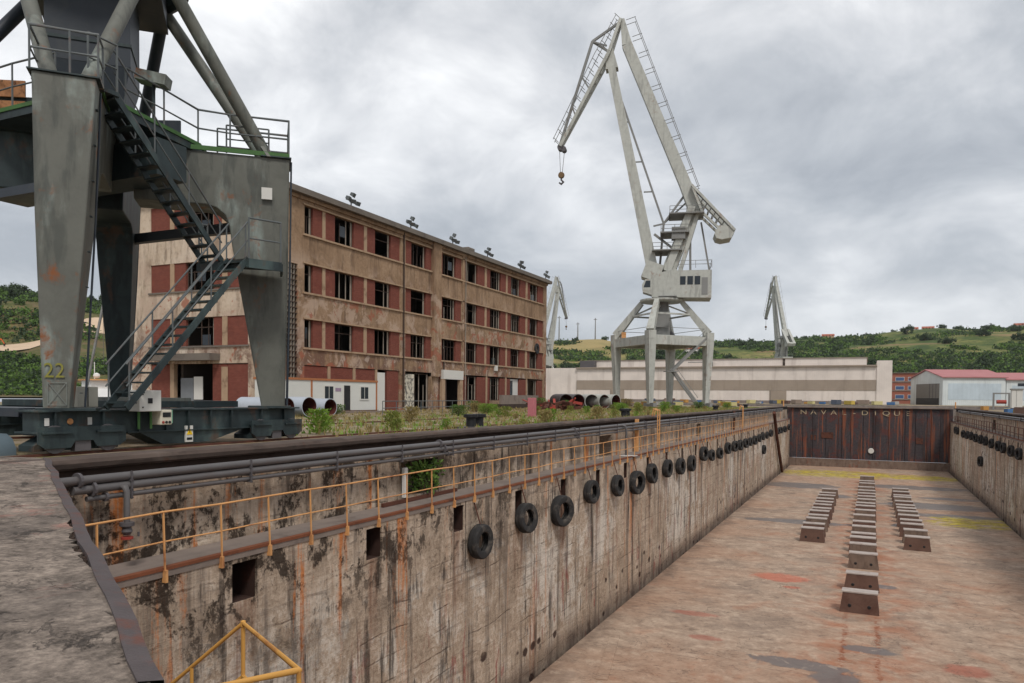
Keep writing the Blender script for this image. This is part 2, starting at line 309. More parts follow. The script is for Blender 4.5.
def m_plaster():
    g = G('building_plaster'); x, y, z = g.xyz(); f = g.noise(3, 8, .7, .3); p = g.noise(.33, 6, .6, .5, off=(4, 2, 6)); s1 = g.noise(1, 6, .65, .3, str3=(.9, .9, .16)); q = g.noise(.8, 7, .66, .6, off=(8, 4, 2)); wd = g.st(z, 8.5, 3.5)
    endf = g.st(x, -38.4, -40.2)                       # the end wall keeps its paler render
    col = g.ramp(g.ma('ADD', g.ma('MULTIPLY', f, .5), g.ma('MULTIPLY', p, .5)), [(.32, S(106, 86, 69)), (.5, S(148, 122, 98)), (.68, S(172, 147, 122))])
    colw = g.ramp(g.ma('ADD', g.ma('MULTIPLY', f, .4), g.ma('MULTIPLY', p, .6)), [(.32, S(150, 130, 112)), (.5, S(196, 178, 158)), (.68, S(212, 198, 182))])
    col = g.mix(endf, col, colw)
    col = g.mix(g.ma('MULTIPLY', g.st(g.ma('ADD', g.ma('MULTIPLY', s1, .7), g.ma('MULTIPLY', f, .3)), .49, .62), .6), col, S(104, 82, 66)); s4 = g.noise(1, 7, .68, .2, str3=(2.2, 2.2, .3), off=(5, 5, 5)); col = g.mix(g.ma('MULTIPLY', g.st(s4, .55, .66), .5), col, S(78, 62, 52)); pb = g.ma('MULTIPLY', g.st(g.noise(.5, 8, .7, .5, off=(11, 4, 3)), .51, .58), g.st(z, 12.4, 10.5)); col = g.mix(g.ma('MULTIPLY', pb, .6), col, S(186, 164, 147))
    col = g.mix(g.ma('MULTIPLY', g.ma('MULTIPLY', g.st(g.ma('ADD', g.ma('MULTIPLY', q, .6), g.ma('MULTIPLY', s1, .4)), .47, .55), wd), .8), col, S(112, 86, 74))
    col = g.mix(g.ma('MULTIPLY', g.ma('MULTIPLY', g.st(q, .56, .6), wd), .8), col, S(178, 160, 146))
    br = g.ma('MULTIPLY', g.st(g.noise(.55, 6, .62, .4, off=(3, 3, 9)), .57, .60), g.st(z, 11, 8)); col = g.mix(g.ma('MULTIPLY', br, .8), col, S(150, 92, 72))
    return g.fin(col, .92, 0, g.ma('ADD', f, q), .5, .03, .15)

def m_brickpanel():
    g = G('red_brick_infill'); x, y, z = g.xyz()
    cv = g.n('ShaderNodeCombineXYZ'); g.put(g.ma('ADD', x, y), cv.inputs[0]); g.put(z, cv.inputs[1])
    b = g.n('ShaderNodeTexBrick'); g.put(cv.outputs[0], b.inputs['Vector']); b.inputs['Scale'].default_value = 1; b.inputs['Brick Width'].default_value = .24; b.inputs['Row Height'].default_value = .075; b.inputs['Mortar Size'].default_value = .006
    b.inputs['Color1'].default_value = (*S(104, 57, 48), 1); b.inputs['Color2'].default_value = (*S(122, 69, 57), 1); b.inputs['Mortar'].default_value = (*S(132, 92, 82), 1)
    k = g.noise(1.2, 6, .62, .4); col = g.mix(g.ma('MULTIPLY', g.st(k, .5, .7), .5), b.outputs[0], S(112, 60, 52)); col = g.mix(g.ma('MULTIPLY', g.st(g.noise(1.1, 7, .7, .3, off=(3, 1, 9)), .6, .72), .5), col, S(168, 112, 98))
    return g.fin(col, .9, 0, b.outputs['Fac'], -.3, .01, .15)

def m_gate():
    g = G('gate_steel'); s1 = g.noise(1, 7, .66, .2, str3=(1.7, .1, .07)); s2 = g.noise(1, 6, .62, .2, str3=(.8, .1, .11), off=(5, 1, 1)); p = g.noise(.7, 7, .66, .5, off=(1, 3, 2)); f = g.noise(3.5, 6, .7)
    col = g.mix(g.st(f, .35, .7), S(56, 52, 56), S(76, 68, 70)); col = g.mix(g.ma('MULTIPLY', g.st(p, .5, .62), .7), col, S(92, 48, 42))
    col = g.mix(g.ma('MULTIPLY', g.st(s1, .53, .61), .7), col, S(142, 82, 54)); col = g.mix(g.ma('MULTIPLY', g.st(s2, .55, .65), .6), col, S(46, 40, 40))
    return g.fin(col, .75, 0, f, .4, .02, .3)

def m_leaf(name, c1, c2, tr=.25):
    g = G(name); a = g.noise(2.3, 3, .6); col = g.mix(g.st(a, .35, .65), c1, c2); col = g.mix(g.ma('MULTIPLY', g.rnd(), .25), col, tuple(x * .7 for x in c1))
    g.fin(col, .65, 0, spec=.2)
    t = g.n('ShaderNodeBsdfTranslucent'); g.put(col, t.inputs[0]); mx = g.n('ShaderNodeMixShader'); mx.inputs[0].default_value = tr
    g.t.links.new(g.b.outputs[0], mx.inputs[1]); g.t.links.new(t.outputs[0], mx.inputs[2]); g.t.links.new(mx.outputs[0], g.o.inputs[0]); return g.m

def m_hill():
    g = G('hillside'); x, y, z = g.xyz(); a = g.noise(.011, 7, .62, .6); b = g.noise(.04, 6, .65, .4, off=(40, 2, 0)); c = g.noise(.2, 5, .65, off=(3, 9, 0))
    col = g.ramp(g.ma('ADD', g.ma('MULTIPLY', a, .55), g.ma('MULTIPLY', b, .45)), [(.36, S(58, 74, 44)), (.46, S(78, 92, 50)), (.54, S(112, 114, 66)), (.64, S(146, 132, 86))])
    col = g.mix(g.ma('MULTIPLY', g.st(c, .46, .6), .65), col, S(60, 74, 42))
    col = g.mix(g.ma('MULTIPLY', g.st(g.noise(.02, 5, .6, .5, off=(9, 90, 0)), .58, .66), .6), col, S(150, 122, 92))
    dry = g.ma('MULTIPLY', g.ma('MULTIPLY', g.st(x, -150, -220), g.st(x, -420, -350)), g.st(y, 480, 560)); heath = g.st(y, 420, 340); col = g.mix(g.ma('MULTIPLY', heath, g.st(b, .35, .6, .4, .95)), col, g.mix(g.st(c, .4, .6), S(104, 88, 66), S(84, 84, 52))); col = g.mix(g.ma('MULTIPLY', dry, g.st(b, .3, .55, .5, .9)), col, S(158, 140, 96))
    return g.fin(col, .95, 0, c, .4, .6, .1)

def m_sheet(name, c, axis=0, pitch=.45, rust=.2, depth=.03):
    g = G(name); p = g.xyz()[axis]; w = g.ma('SINE', g.ma('MULTIPLY', p, 2 * math.pi / pitch)); s1 = g.noise(1, 6, .62, .2, str3=(.5, .5, .05)); k = g.noise(.2, 5, .6, .3)
    col = g.mix(g.st(k, .35, .7), c, tuple(x * .86 for x in c)); col = g.mix(g.ma('MULTIPLY', g.st(s1, .5, .68), .35), col, tuple(x * .62 for x in c)); col = g.mix(g.ma('MULTIPLY', g.st(s1, .57, .66), rust), col, S(140, 104, 84))
    return g.fin(col, .6, 0, w, .5, depth, .3)

WALL = m_dockwall(); FLOOR = m_floor(); SLAB = m_slabtop(); GROUND = m_ground(); PLASTER = m_plaster(); BRICK = m_brickpanel(); GATE = m_gate(); HILL = m_hill()
COPING = m_streaked('coping_concrete', S(88, 75, 68), S(48, 38, 34), S(94, 60, 45), S(124, 110, 100), .6, .6, .45, ysc=.35, zsc=2.0, rough=.85)
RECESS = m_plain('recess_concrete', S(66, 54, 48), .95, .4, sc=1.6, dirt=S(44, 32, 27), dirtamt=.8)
RECESSD = m_plain('shade_dark_recess', S(58, 40, 34), .95, .4, sc=2.5, dirt=S(84, 48, 36))  # recess shade painted into the colour, over rusty mottling; gutter shares it
EDGERUST = m_plain('ledge_edge_rust', S(118, 70, 48), .9, .5, sc=1.6, dirt=S(70, 44, 34), dirtamt=.9, bump=.4)
LEDGE = m_plain('ledge_concrete', S(128, 116, 108), .9, .35, sc=1.2, dirt=S(86, 74, 68), bump=.4)
EDGESTEEL = m_plain('slab_edge_steel', S(82, 74, 74), .55, .35, sc=5, dirt=S(104, 62, 48), dirtamt=.8, bump=.4)
RUSTSTEEL = m_plain('rusted_steel', S(90, 55, 43), .85, .45, sc=2.2, dirt=S(50, 32, 28), bump=.4, dirtamt=.8)
ORANGE = m_plain('worn_orange_paint', S(206, 152, 98), .65, .25, sc=2.2, dirt=S(140, 84, 56), dirtamt=.9)
YELLOW = m_plain('worn_yellow_paint', S(204, 152, 78), .6, .2, sc=3, dirt=S(142, 88, 56), dirtamt=.8)
PIPEG = m_plain('grey_pipe_paint', S(94, 91, 91), .45, .18, sc=1.5, dirt=S(92, 84, 82), dirtamt=.6)
PIPED = m_plain('dark_flange_steel', S(88, 84, 86), .55, .25, sc=3)
RUBBER = m_plain('tyre_rubber', S(46, 45, 45), .85, .3, sc=4, world=False, dirt=S(96, 89, 82), dirtamt=.7)
BLOCKC = m_streaked('keel_block_concrete', S(122, 104, 92), S(84, 66, 58), S(128, 72, 52), S(150, 134, 120), .6, .6, .3, zsc=.4)
BLOCKR = m_plain('keel_block_rust', S(104, 80, 70), .9, .4, sc=1.3, dirt=S(86, 58, 50), dirtamt=.8)
BLOCKCAP = m_plain('keel_block_cap', S(172, 160, 152), .6, .25, sc=2, dirt=S(120, 88, 76))
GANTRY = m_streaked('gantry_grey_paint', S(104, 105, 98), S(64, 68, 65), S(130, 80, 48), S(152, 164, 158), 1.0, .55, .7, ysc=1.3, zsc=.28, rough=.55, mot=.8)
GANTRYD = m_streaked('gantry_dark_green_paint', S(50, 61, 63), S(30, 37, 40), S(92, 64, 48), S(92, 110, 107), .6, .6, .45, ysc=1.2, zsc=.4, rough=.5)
GREENP = m_plain('green_deck_edge_paint', S(66, 102, 54), .6, .25, sc=3, dirt=S(64, 74, 52))
NAVY = m_plain('dark_blue_grey_steel', S(50, 56, 64), .5, .25, sc=1.2, dirt=S(70, 72, 72))
CABWHITE = m_plain('white_cabinet_paint', S(206, 204, 198), .5, .06, sc=4)
BLACKM = m_plain('black_plastic', S(34, 34, 36), .5, .1)
GALV = m_plain('railing_grey_steel', S(92, 97, 98), .5, .2, sc=4, dirt=S(112, 84, 72), dirtamt=.4)
CRANEW = m_streaked('white_crane_paint', S(178, 179, 172), S(128, 128, 124), S(138, 106, 84), S(196, 197, 192), .5, .5, .3, ysc=.9, zsc=.14, xs=.9, rough=.55, mot=.86)
CRANEG = m_plain('grey_crane_steel', S(128, 128, 126), .6, .2, sc=.6, dirt=S(112, 98, 88))
WIN_DARK = m_plain('window_glass_dark', S(48, 54, 60), .15, .2)
ROOFEDGE = m_plain('roof_cornice', S(112, 104, 96), .9, .3, sc=.7, dirt=S(76, 70, 66))
INTERIOR = m_plain('shade_dark_interior', S(70, 62, 56), .95, .3, sc=.5)  # low albedo puts indoor shade into the colour, against light through the windows
CREAM = m_plain('cream_mullion', S(166, 141, 116), .9, .25, sc=2, dirt=S(116, 90, 72), dirtamt=.7)
FRAME_W = m_plain('old_window_frame', S(150, 140, 128), .8, .3, sc=1.4, dirt=S(84, 62, 50))
FRAME_D = m_plain('rusty_window_frame', S(70, 56, 48), .8, .3, sc=1.4)
WAREH = m_sheet('warehouse_cladding', S(222, 211, 202), 0, .6, .1, .012)
WARED = m_sheet('warehouse_band', S(156, 142, 128), 0, .6, .1, .012)
SHEDW = m_sheet('shed_cladding', S(206, 212, 212), 0, .5, .05)
SHEDP = m_sheet('shed_translucent_panels', S(186, 198, 206), 0, 1.1, .05)
REDROOF = m_plain('pink_red_roof', S(168, 112, 112), .7, .12, sc=.3, dirt=S(150, 90, 90))
LEAF1 = m_leaf('weed_leaves', S(96, 128, 48), S(132, 158, 66)); LEAF6 = m_leaf('yellowing_weed_leaves', S(104, 118, 54), S(150, 150, 78)); LEAF2 = m_leaf('shrub_leaves', S(72, 100, 46), S(104, 130, 58)); LEAF3 = m_leaf('dark_tree_leaves', S(50, 66, 45), S(76, 92, 58)); LEAF4 = m_leaf('dry_weeds', S(132, 118, 74), S(164, 146, 98)); LEAF5 = m_leaf('light_tree_leaves', S(86, 108, 50), S(118, 134, 66))
BARK = m_plain('bark', S(84, 70, 58), .95, .3)
TUBEG = m_plain('grey_tube_paint', S(170, 176, 184), .5, .12, sc=2); TUBEIN = m_plain('rusty_tube_inside', S(84, 40, 34), .9, .4, sc=2)

# ------------------------------------------------------------------ setting: ground, dock floor, river, hills
XL, XR, FZ, GY = -11.12, 10.95, -9.0, 127.0
LZ = -1.75                                    # walkway ledges inside both dock walls
E0 = Vector((-12.56, 8.26)); E1 = Vector((-2.45, 2.01)); ED = (E1 - E0).normalized(); EN = Vector((-ED.y, ED.x))   # slab edge line, EN points into the dock
g = MB()
g.quad((-110,-400,0),(-12.4,-400,0),(-12.4,145,0),(-110,145,0)); g.quad((-3000,-400,0),(-110,-400,0),(-110,60,0),(-3000,60,0)); g.quad((-3000,60,0),(-240,60,0),(-240,210,0),(-3000,210,0))
g.quad((12.3,-400,0),(600,-400,0),(600,133,0),(12.3,133,0)); g.quad((600,-400,0),(3000,-400,0),(3000,210,0),(600,210,0)); g.quad((-12.4,-400,0),(12.3,-400,0),(12.3,-14,0),(-12.4,-14,0))
g.quad((-3000,210,0),(3000,210,0),(3000,3000,0),(-3000,3000,0))
tag(g.build('ground', GROUND), kind='structure')
gw = G('river_water'); WATER = gw.fin(S(84, 92, 88), .12, 0, gw.noise(.8, 4, .6), .25, .1, .5)
g = MB(); g.quad((-240,60,-2.6),(-109,60,-2.6),(-109,211,-2.6),(-240,211,-2.6)); g.quad((-109,128.6,-2.6),(602,128.6,-2.6),(602,211,-2.6),(-109,211,-2.6)); tag(g.build('river_water', WATER), kind='structure')
g = MB(); g.box(-110.2,-12.5,144.8,145.2,-3,-.002); g.box(12.4,600,132.8,133.2,-3,-.002); g.box(-240,600,209.8,210.2,-3,-.002); g.box(-110.2,-109.8,60,145,-3,-.002)
tag(g.build('river_bank', LEDGE), kind='structure')
g = MB(); NX = 20
g.quad((XL+.26,-2,FZ),(XR-.26,-2,FZ),(XR-.26,GY+1,FZ),(XL+.26,GY+1,FZ))
tag(g.build('dock_floor', FLOOR), kind='structure')
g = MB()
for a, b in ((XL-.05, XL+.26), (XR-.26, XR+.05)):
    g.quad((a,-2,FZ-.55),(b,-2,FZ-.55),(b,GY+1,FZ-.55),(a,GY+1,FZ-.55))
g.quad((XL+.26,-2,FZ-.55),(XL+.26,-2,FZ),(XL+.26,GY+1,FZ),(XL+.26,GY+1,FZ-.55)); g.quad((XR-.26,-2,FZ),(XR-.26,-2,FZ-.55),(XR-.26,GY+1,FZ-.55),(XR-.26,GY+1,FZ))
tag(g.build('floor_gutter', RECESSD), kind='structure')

RID = [(-85,6.6),(-75,6.9),(-66,6.7),(-62,6.3),(-59,6.2),(-57,6.35),(-53.5,6.0),(-48,5.8),(-40,5.2),(-30,4.6),(-22.7,4.15),(-20.4,4.3),(-18.5,4.3),(-16.7,3.95),(-14.9,4.05),(-12,4.1),(-9.2,4.12),(-7.1,4.05),(-4.4,4.2),(-2.5,4.15),(-.6,4.25),(1.9,4.5),(4.2,4.65),(6.4,4.5),(8.7,4.5),(14,4.7),(24,4.4),(40,3.9),(60,3.5)]
def lerp_tab(t, x):
    if x <= t[0][0]: return t[0][1]
    for (a, b), (c, d) in zip(t, t[1:]):
        if x <= c: return b + (d - b) * (x - a) / (c - a)
    return t[-1][1]
def rr_(az): return lerp_tab([(-85,480),(-60,520),(-50,560),(-30,760),(-20,860),(0,960),(60,1000)], az)
def r0_(az): return lerp_tab([(-85,290),(-60,300),(-50,300),(-30,330),(-20,350),(0,380),(60,400)], az)
from mathutils import noise as mn
def hill_z(az, r):
    R = rr_(az); r0 = r0_(az); H = math.tan(rad(lerp_tab(RID, az))) * R + 1.3
    t = (r - r0) / (R - r0)
    if t <= 0: return -.5
    k = min(t, 1.0); s = .35 * k + .65 * (k * k * (3 - 2 * k)); z = H * s
    if t > 1: z = H * max(.2, 1 - .25 * (t - 1))
    x, y = r * math.sin(rad(az)), r * math.cos(rad(az))
    z += (mn.noise(Vector((x * .012, y * .012, 3))) * 9 + mn.noise(Vector((x * .04, y * .04, 9))) * 2.2) * min(1, t * 2) * (max(0, 1 - t) ** .5 if t < 1 else 0.15)
    if -64 < az < -45 and .42 < t < .60: z -= 3.0 * math.sin((t - .42) / .18 * math.pi)      # bench cut for the dirt road
    return z
g = MB(); NA, NR = 290, 56
for i in range(NA + 1):
    az = -85 + 145 * i / NA
    for j in range(NR + 1):
        r = r0_(az) - 20 + (rr_(az) * 1.9 - r0_(az) + 20) * (j / NR) ** 1.3
        g.v.append((r * math.sin(rad(az)), r * math.cos(rad(az)), hill_z(az, r)))
for i in range(NA):
    for j in range(NR):
        a = i * (NR + 1) + j; g.f.append((a, a + NR + 1, a + NR + 2, a + 1))
tag(g.build('hills', HILL, smooth=True), kind='structure')
def on_hill(az, t):
    r = r0_(az) + t * (rr_(az) - r0_(az)); return Vector((r * math.sin(rad(az)), r * math.cos(rad(az)), hill_z(az, r)))
ROAD = m_plain('dirt_road', S(196, 172, 146), .95, .2, sc=.05, dirt=S(164, 138, 112))
g = MB(); pts = []
for i in range(41):
    az = -66 + 18 * i / 40; t = .40 + .05 * math.sin(i * .3) + .0035 * i; pts.append((on_hill(az, t) + Vector((0, 0, .5)), on_hill(az, t + .055 + .03 * math.sin(i * .5)) + Vector((0, 0, .5))))
for (a, b), (c, d) in zip(pts, pts[1:]): g.quad(a, c, d, b)
tag(g.build('dirt_road', ROAD), kind='structure')

# ------------------------------------------------------------------ foreground slab at the head of the dock
tx = lambda t, d: (E0 + ED * t + EN * d)
L01 = (E1 - E0).length
T = thing('dock_head_quay', 'weathered grey concrete quay slab with a dented steel edge strip at the dock head', 'quay', (-6, 2, 0))
poly = [tuple(E0), tuple(E1), (-.3, .55), (3, .55), (12.4, 6.4), (12.4, -14), (-26, -14), (-26, 7.6), (-14.2, 8.0)]
rng = random.Random(4); g = MB()
edge = []; nE = 260
for i in range(nE + 1):
    t = L01 * i / nE; dent = 0
    if 7.4 < t < 9.6: dent = -.03 - .10 * max(0, .35 + mn.noise(Vector((t * 2.2, 1, 4))) + .5 * mn.noise(Vector((t * 9, 3, 4)))) * min(1, (t - 7.4) * 2, (9.6 - t) * 2)
    edge.append(tx(t, dent + rng.uniform(-.004, .004)))
pl = [tuple(e) for e in edge] + poly[2:]
g.slab(pl[::-1], -.25, .2) if False else g.slab(pl, -.25, .2)
g.build('slab', SLAB, T)
g = MB(); r9 = random.Random(12)                                   # spalled concrete behind the bent strip
for i in range(120):
    t = 7.4 + 2.2 * i / 119; c = tx(t, -.06 + r9.uniform(-.035, .03)); q = r9.uniform(.006, .022); z = .168 + r9.uniform(0, .012); a = r9.uniform(0, 6)
    g.lathe([(q * 1.2, -.06), (q, 0), (q * .4, .012), (0, .012)], 5, (c.x, c.y, z), (r9.uniform(-.4, .4), r9.uniform(-.4, .4), 1))
tag(g.build('spalled_concrete', RECESS, T), kind='stuff')
MB().slab([tuple(tx(7.1, -.14)), tuple(tx(9.9, -.14)), tuple(tx(9.9, .0)), tuple(tx(7.1, .0))][::1], .08, .165).build('broken_edge', RECESS, T)
g = MB(); m = 40
for i in range(m):
    t0, t1 = L01 * i / m, L01 * (i + 1) / m; k0 = .03 * math.sin(t0 * 1.3) * (t0 / L01); k1 = .03 * math.sin(t1 * 1.3) * (t1 / L01)
    bend = lambda t: .035 * mn.noise(Vector((t * .9, 7, 2))) + .012 * mn.noise(Vector((t * 3.1, 7, 2))); k0 = bend(t0); k1 = bend(t1); a0, a1 = tx(t0, k0 - .03), tx(t1, k1 - .03); w0, w1 = .062, .062; b0, b1 = tx(t0, k0 + w0), tx(t1, k1 + w1); z = .215; zb = -.15
    g.quad((*a0, z), (*b0, z - .012), (*b1, z - .012), (*a1, z)); g.quad((*b0, z - .012), (*b0, zb), (*b1, zb), (*b1, z - .012)); g.quad((*a0, zb), (*a0, z), (*a1, z), (*a1, zb))
g.build('edge_strip', EDGESTEEL, T)
g = MB()
head = [tuple(tx(0, .0)), tuple(tx(L01, .0)), (-.3, .55), (3, .55), (12.4, 6.4), (12.4, 5.6), (3.2, -.2), (-.5, -.2), tuple(tx(L01, -.6)), tuple(tx(0, -.6))]
g.slab(head, FZ - .2, -.252); g.build('head_wall', WALL, T)

# ------------------------------------------------------------------ dock walls
HY0, HP, HW = 11.0, 4.36, .66
def dock_wall(sgn, X, ya, yb, name, label, niches):
    """sgn +1: wall on the left of the dock, facing +X"""
    T = thing(name, label, 'dock wall', (X, (ya + yb) / 2, FZ)); xs = lambda d: X - sgn * d       # d = distance behind the lower face
    def q(g, a, b, c, d): g.quad(a, b, c, d) if sgn > 0 else g.quad(d, c, b, a)
    def face(g, d, y0, y1, z0, z1): q(g, (xs(d), y0, z0), (xs(d), y1, z0), (xs(d), y1, z1), (xs(d), y0, z1))
    def wall_with_holes(g, d, z0, z1, holes, depth):
        ys = ya
        for (h0, h1, hz0, hz1) in holes:
            if h0 > ys: face(g, d, ys, h0, z0, z1)
            if hz0 > z0: face(g, d, h0, h1, z0, hz0)
            if hz1 < z1: face(g, d, h0, h1, hz1, z1)
            if depth > .5: face(g, d + depth, h0, h1, hz0, hz1)
            xa, xb = xs(d), xs(d + depth)
            q(g, (xb, h0, hz0), (xa, h0, hz0), (xa, h1, hz0), (xb, h1, hz0)) if False else q(g, (xa, h0, hz0), (xb, h0, hz0), (xb, h1, hz0), (xa, h1, hz0))
            q(g, (xb, h0, hz1), (xa, h0, hz1), (xa, h1, hz1), (xb, h1, hz1)); q(g, (xb, h0, hz0), (xa, h0, hz0), (xa, h0, hz1), (xb, h0, hz1)); q(g, (xa, h1, hz0), (xb, h1, hz0), (xb, h1, hz1), (xa, h1, hz1))
            ys = h1
        if ys < yb: face(g, d, ys, yb, z0, z1)
    g = MB(); hs = []
    k = 0
    while HY0 + k * HP + HW < yb - 1:
        if HY0 + k * HP > ya: hs.append((HY0 + k * HP, HY0 + k * HP + HW, LZ - 1.03, LZ - .25))
        k += 1
    wall_with_holes(g, 0, FZ - .55, LZ, hs, .05); g.build('lower_wall', WALL, T)
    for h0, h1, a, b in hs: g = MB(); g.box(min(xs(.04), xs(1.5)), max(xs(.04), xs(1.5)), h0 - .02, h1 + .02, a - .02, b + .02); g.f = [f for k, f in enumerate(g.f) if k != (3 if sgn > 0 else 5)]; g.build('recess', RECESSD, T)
    g = MB(); q(g, (xs(-.02), ya, LZ), (xs(-.02), yb, LZ), (xs(1.02), yb, LZ), (xs(1.02), ya, LZ)); q(g, (xs(-.02), ya, LZ - .16), (xs(-.02), yb, LZ - .16), (xs(-.02), yb, LZ), (xs(-.02), ya, LZ)); q(g, (xs(.02), ya, LZ - .16), (xs(.02), yb, LZ - .16), (xs(-.02), yb, LZ - .16), (xs(-.02), ya, LZ - .16))
    g.build('ledge', LEDGE, T)
    g = MB(); wall_with_holes(g, 1.0, LZ - .05, -.36, niches, .9); g.build('upper_wall', WALL, T)
    g = MB(); face(g, 1.18, ya, yb, -.36, .02); q(g, (xs(1.0), ya, -.36), (xs(1.0), yb, -.36), (xs(1.18), yb, -.36), (xs(1.18), ya, -.36)); g.build('pipe_recess', RECESS, T)  # recess face coloured dark for the shade under the coping
    # coping nose, worn and slightly uneven
    g = MB(); prof = [(1.34, .01), (1.0, .0), (.94, .04), (.92, .12), (.955, .185), (1.04, .21), (1.5, .205), (1.5, .01)]; n = int((yb - ya) / 1.2); r = random.Random(7); rows = []
    for i in range(n + 1):
        y = ya + (yb - ya) * i / n; o = r.uniform(-.012, .012); zz = r.uniform(-.008, .008); rows.append([(xs(d + o), y, z + zz) for d, z in prof])
    for a, b in zip(rows, rows[1:]):
        for j in range(len(prof)): j2 = (j + 1) % len(prof); q(g, a[j], b[j], b[j2], a[j2])
    g.f += []; g.build('coping', COPING, T, smooth=True)
    g = MB(); r = random.Random(3); y = ya + .9                                    # steel angle on the ledge edge, broken into lengths
    while y < yb - 2:
        l = r.uniform(5, 7); y1 = min(y + l, yb); o = r.uniform(-.004, .004)
        xa, xb = sorted((xs(-.035 + o), xs(.10)))
        g.box(xa, xb, y, y1 - .02, LZ - .045, LZ + .014); y = y1
    g.build('edge_angle', EDGERUST, T)
    return T
DWL = dock_wall(1, XL, 7.0, GY + 6, 'dock_wall', 'long stained concrete dock wall with square recesses, a ledge and three grey pipes below the building', [(18.4, 20.5, -1.62, -.6), (36.2, 38.2, -1.72, -.62), (60, 61.6, -1.72, -.7)])
DWR = dock_wall(-1, XR, 3.0, GY + 6, 'dock_wall', 'streaked concrete dock wall opposite the grey pipes, ending at the white shed side of the gate', [(50, 52, -1.7, -.65), (92, 93.6, -1.7, -.65)])

# pipes (each run is one thing)
def pipe_run(x, z, r, y0, y1, label, sgn=1, fl=True):
    T = thing('service_pipe', label, 'pipe', (x, y0, z), group='grey pipes along the dock walls')
    MB().path([(x, y0, z), (x, y1, z)], r, 12).build('tube', PIPEG, T, smooth=True)
    if fl:
        y = y0 + .35
        while y < y1:
            MB().path([(x, y - .025, z), (x, y + .025, z)], r * 1.75, 14).build('flange', PIPED, T); y += 11.6
    return T
P1 = [(-.14, .075), (-.30, .075), (-.46, .045)]
for i, (z, r) in enumerate(P1):
    pipe_run(-11.72, z, r, 7.9 + .25 * i, 122, ['upper of the two thick grey pipes under the coping of the pipe-lined dock wall', 'lower thick grey pipe under the coping, with the valve drop hanging from it', 'thin grey pipe running just below two thick pipes along the dock wall'][i])
for i, (z, r) in enumerate(P1[:2]):
    pipe_run(11.62, z, r, 40, 124, ['upper grey pipe on the dock wall opposite the long railing', 'lower grey pipe on the dock wall opposite the long railing'][i])
br = MB(); 
for x0, x1 in ((-12.2, -11.62),):
    br.box(-11.66, -11.63, -.015, .015, -.54, -.05); br.box(-12.25, -11.63, -.028, .028, -.235, -.205); br.box(-12.0, -11.63, -.028, .028, -.40, -.37); br.box(-12.0, -11.63, -.028, .028, -.53, -.505)
bme = br.mesh('pipe_bracket', PIPED, off=(-12.0, 0, -.3))
for i in range(40):
    y = 9.2 + 2.85 * i
    if y > 121: break
    o = place(bme, 'pipe_bracket', (-12.0, y, -.3)); o.parent = DWL; o.location = Vector((-12.0, y, -.3)) - DWL.location
# hanging valve drop
T = thing('valve_drop', 'grey drop pipe with a red-wheeled valve hanging from the thick pipe', 'valve', (-11.6, 9.02, -1.2))
MB().path([(-11.72, 9.02, -.30), (-11.58, 9.02, -.32), (-11.54, 9.02, -.40), (-11.54, 9.02, -1.0)], .05, 10).build('pipe', PIPEG, T, smooth=True)
MB().lathe([(0, .1), (.12, .1), (.12, .04), (.07, .02), (.09, -.06), (.05, -.12), (.0, -.12)], 12, (-11.54, 9.02, -1.02)).build('valve_body', PIPED, T, smooth=True)
VRED = m_plain('red_valve_paint', S(150, 62, 52), .6, .2)
MB().lathe([(.02, -.02), (.10, -.02), (.10, .02), (.02, .02)], 14, (-11.54, 9.02, -1.19), closed=True).build('handwheel', VRED, T); MB().path([(-11.54,9.25,-1.12),(-11.54,9.25,-1.2)], .02, 8).build('stem', PIPED, T)
# second drop at the second niche
T = thing('drain_drop', 'slim grey drop pipe beside the dark niche, ending in a pale puddle of lime', 'pipe', (-11.6, 38.9, LZ))
MB().path([(-11.72, 38.7, -.14), (-11.55, 38.75, -.2), (-11.5, 38.8, -.4), (-11.5, 38.8, LZ + .002)], .06, 8).build('pipe', PIPEG, T, smooth=True); MB().lathe([(0, .03), (.3, .012), (.5, .002)], 14, (-11.4, 38.9, LZ + .004)).build('lime_crust', CABWHITE, T)

# orange walkway railing: one continuous thing
T = thing('walkway_railing', 'long worn orange two-rail railing along the ledge of the pipe-lined wall', 'railing', (-11.04, 60, LZ))
RYs = [6.84 + 1.283 * i for i in range(0, 72)]; rr = random.Random(11)
topj = [rr.uniform(-.02, .02) for _ in RYs]; outj = [rr.uniform(-.02, .02) for _ in RYs]
fade = lambda y: 1
MB().path([(-11.1 + outj[i], y, -.78 + topj[i]) for i, y in enumerate(RYs)], .019, 8).build('top_rail', ORANGE, T, smooth=True)
MB().path([(-11.1 + outj[i], y, -1.30 + topj[i] * .7) for i, y in enumerate(RYs)], .015, 8).build('mid_rail', ORANGE, T, smooth=True)
for i, y in enumerate(RYs):
    MB().bar((-11.065, y + rr.uniform(-.01, .01), LZ - .22), (-11.1 + outj[i], y, -.78 + topj[i]), .027, .027).build('post', ORANGE, T)
    MB().box(-11.118, -11.03, y - .028, y + .028, LZ - .25, LZ - .03).build('foot_clamp', ORANGE, T)
# opposite railing (rusted, seen far off)
T = thing('walkway_railing', 'rusted two-rail railing on the far ledge opposite the pipes', 'railing', (10.92, 90, LZ))
RY2 = [42 + 2.0 * i for i in range(41)]
for z, nm in ((-.8, 'top_rail'), (-1.3, 'mid_rail')): MB().path([(10.93, y, z + rr.uniform(-.03, .03)) for y in RY2], .03, 6).build(nm, RUSTSTEEL, T)
for y in RY2: MB().bar((10.93, y, LZ), (10.93, y, -.8), .05).build('post', RUSTSTEEL, T)

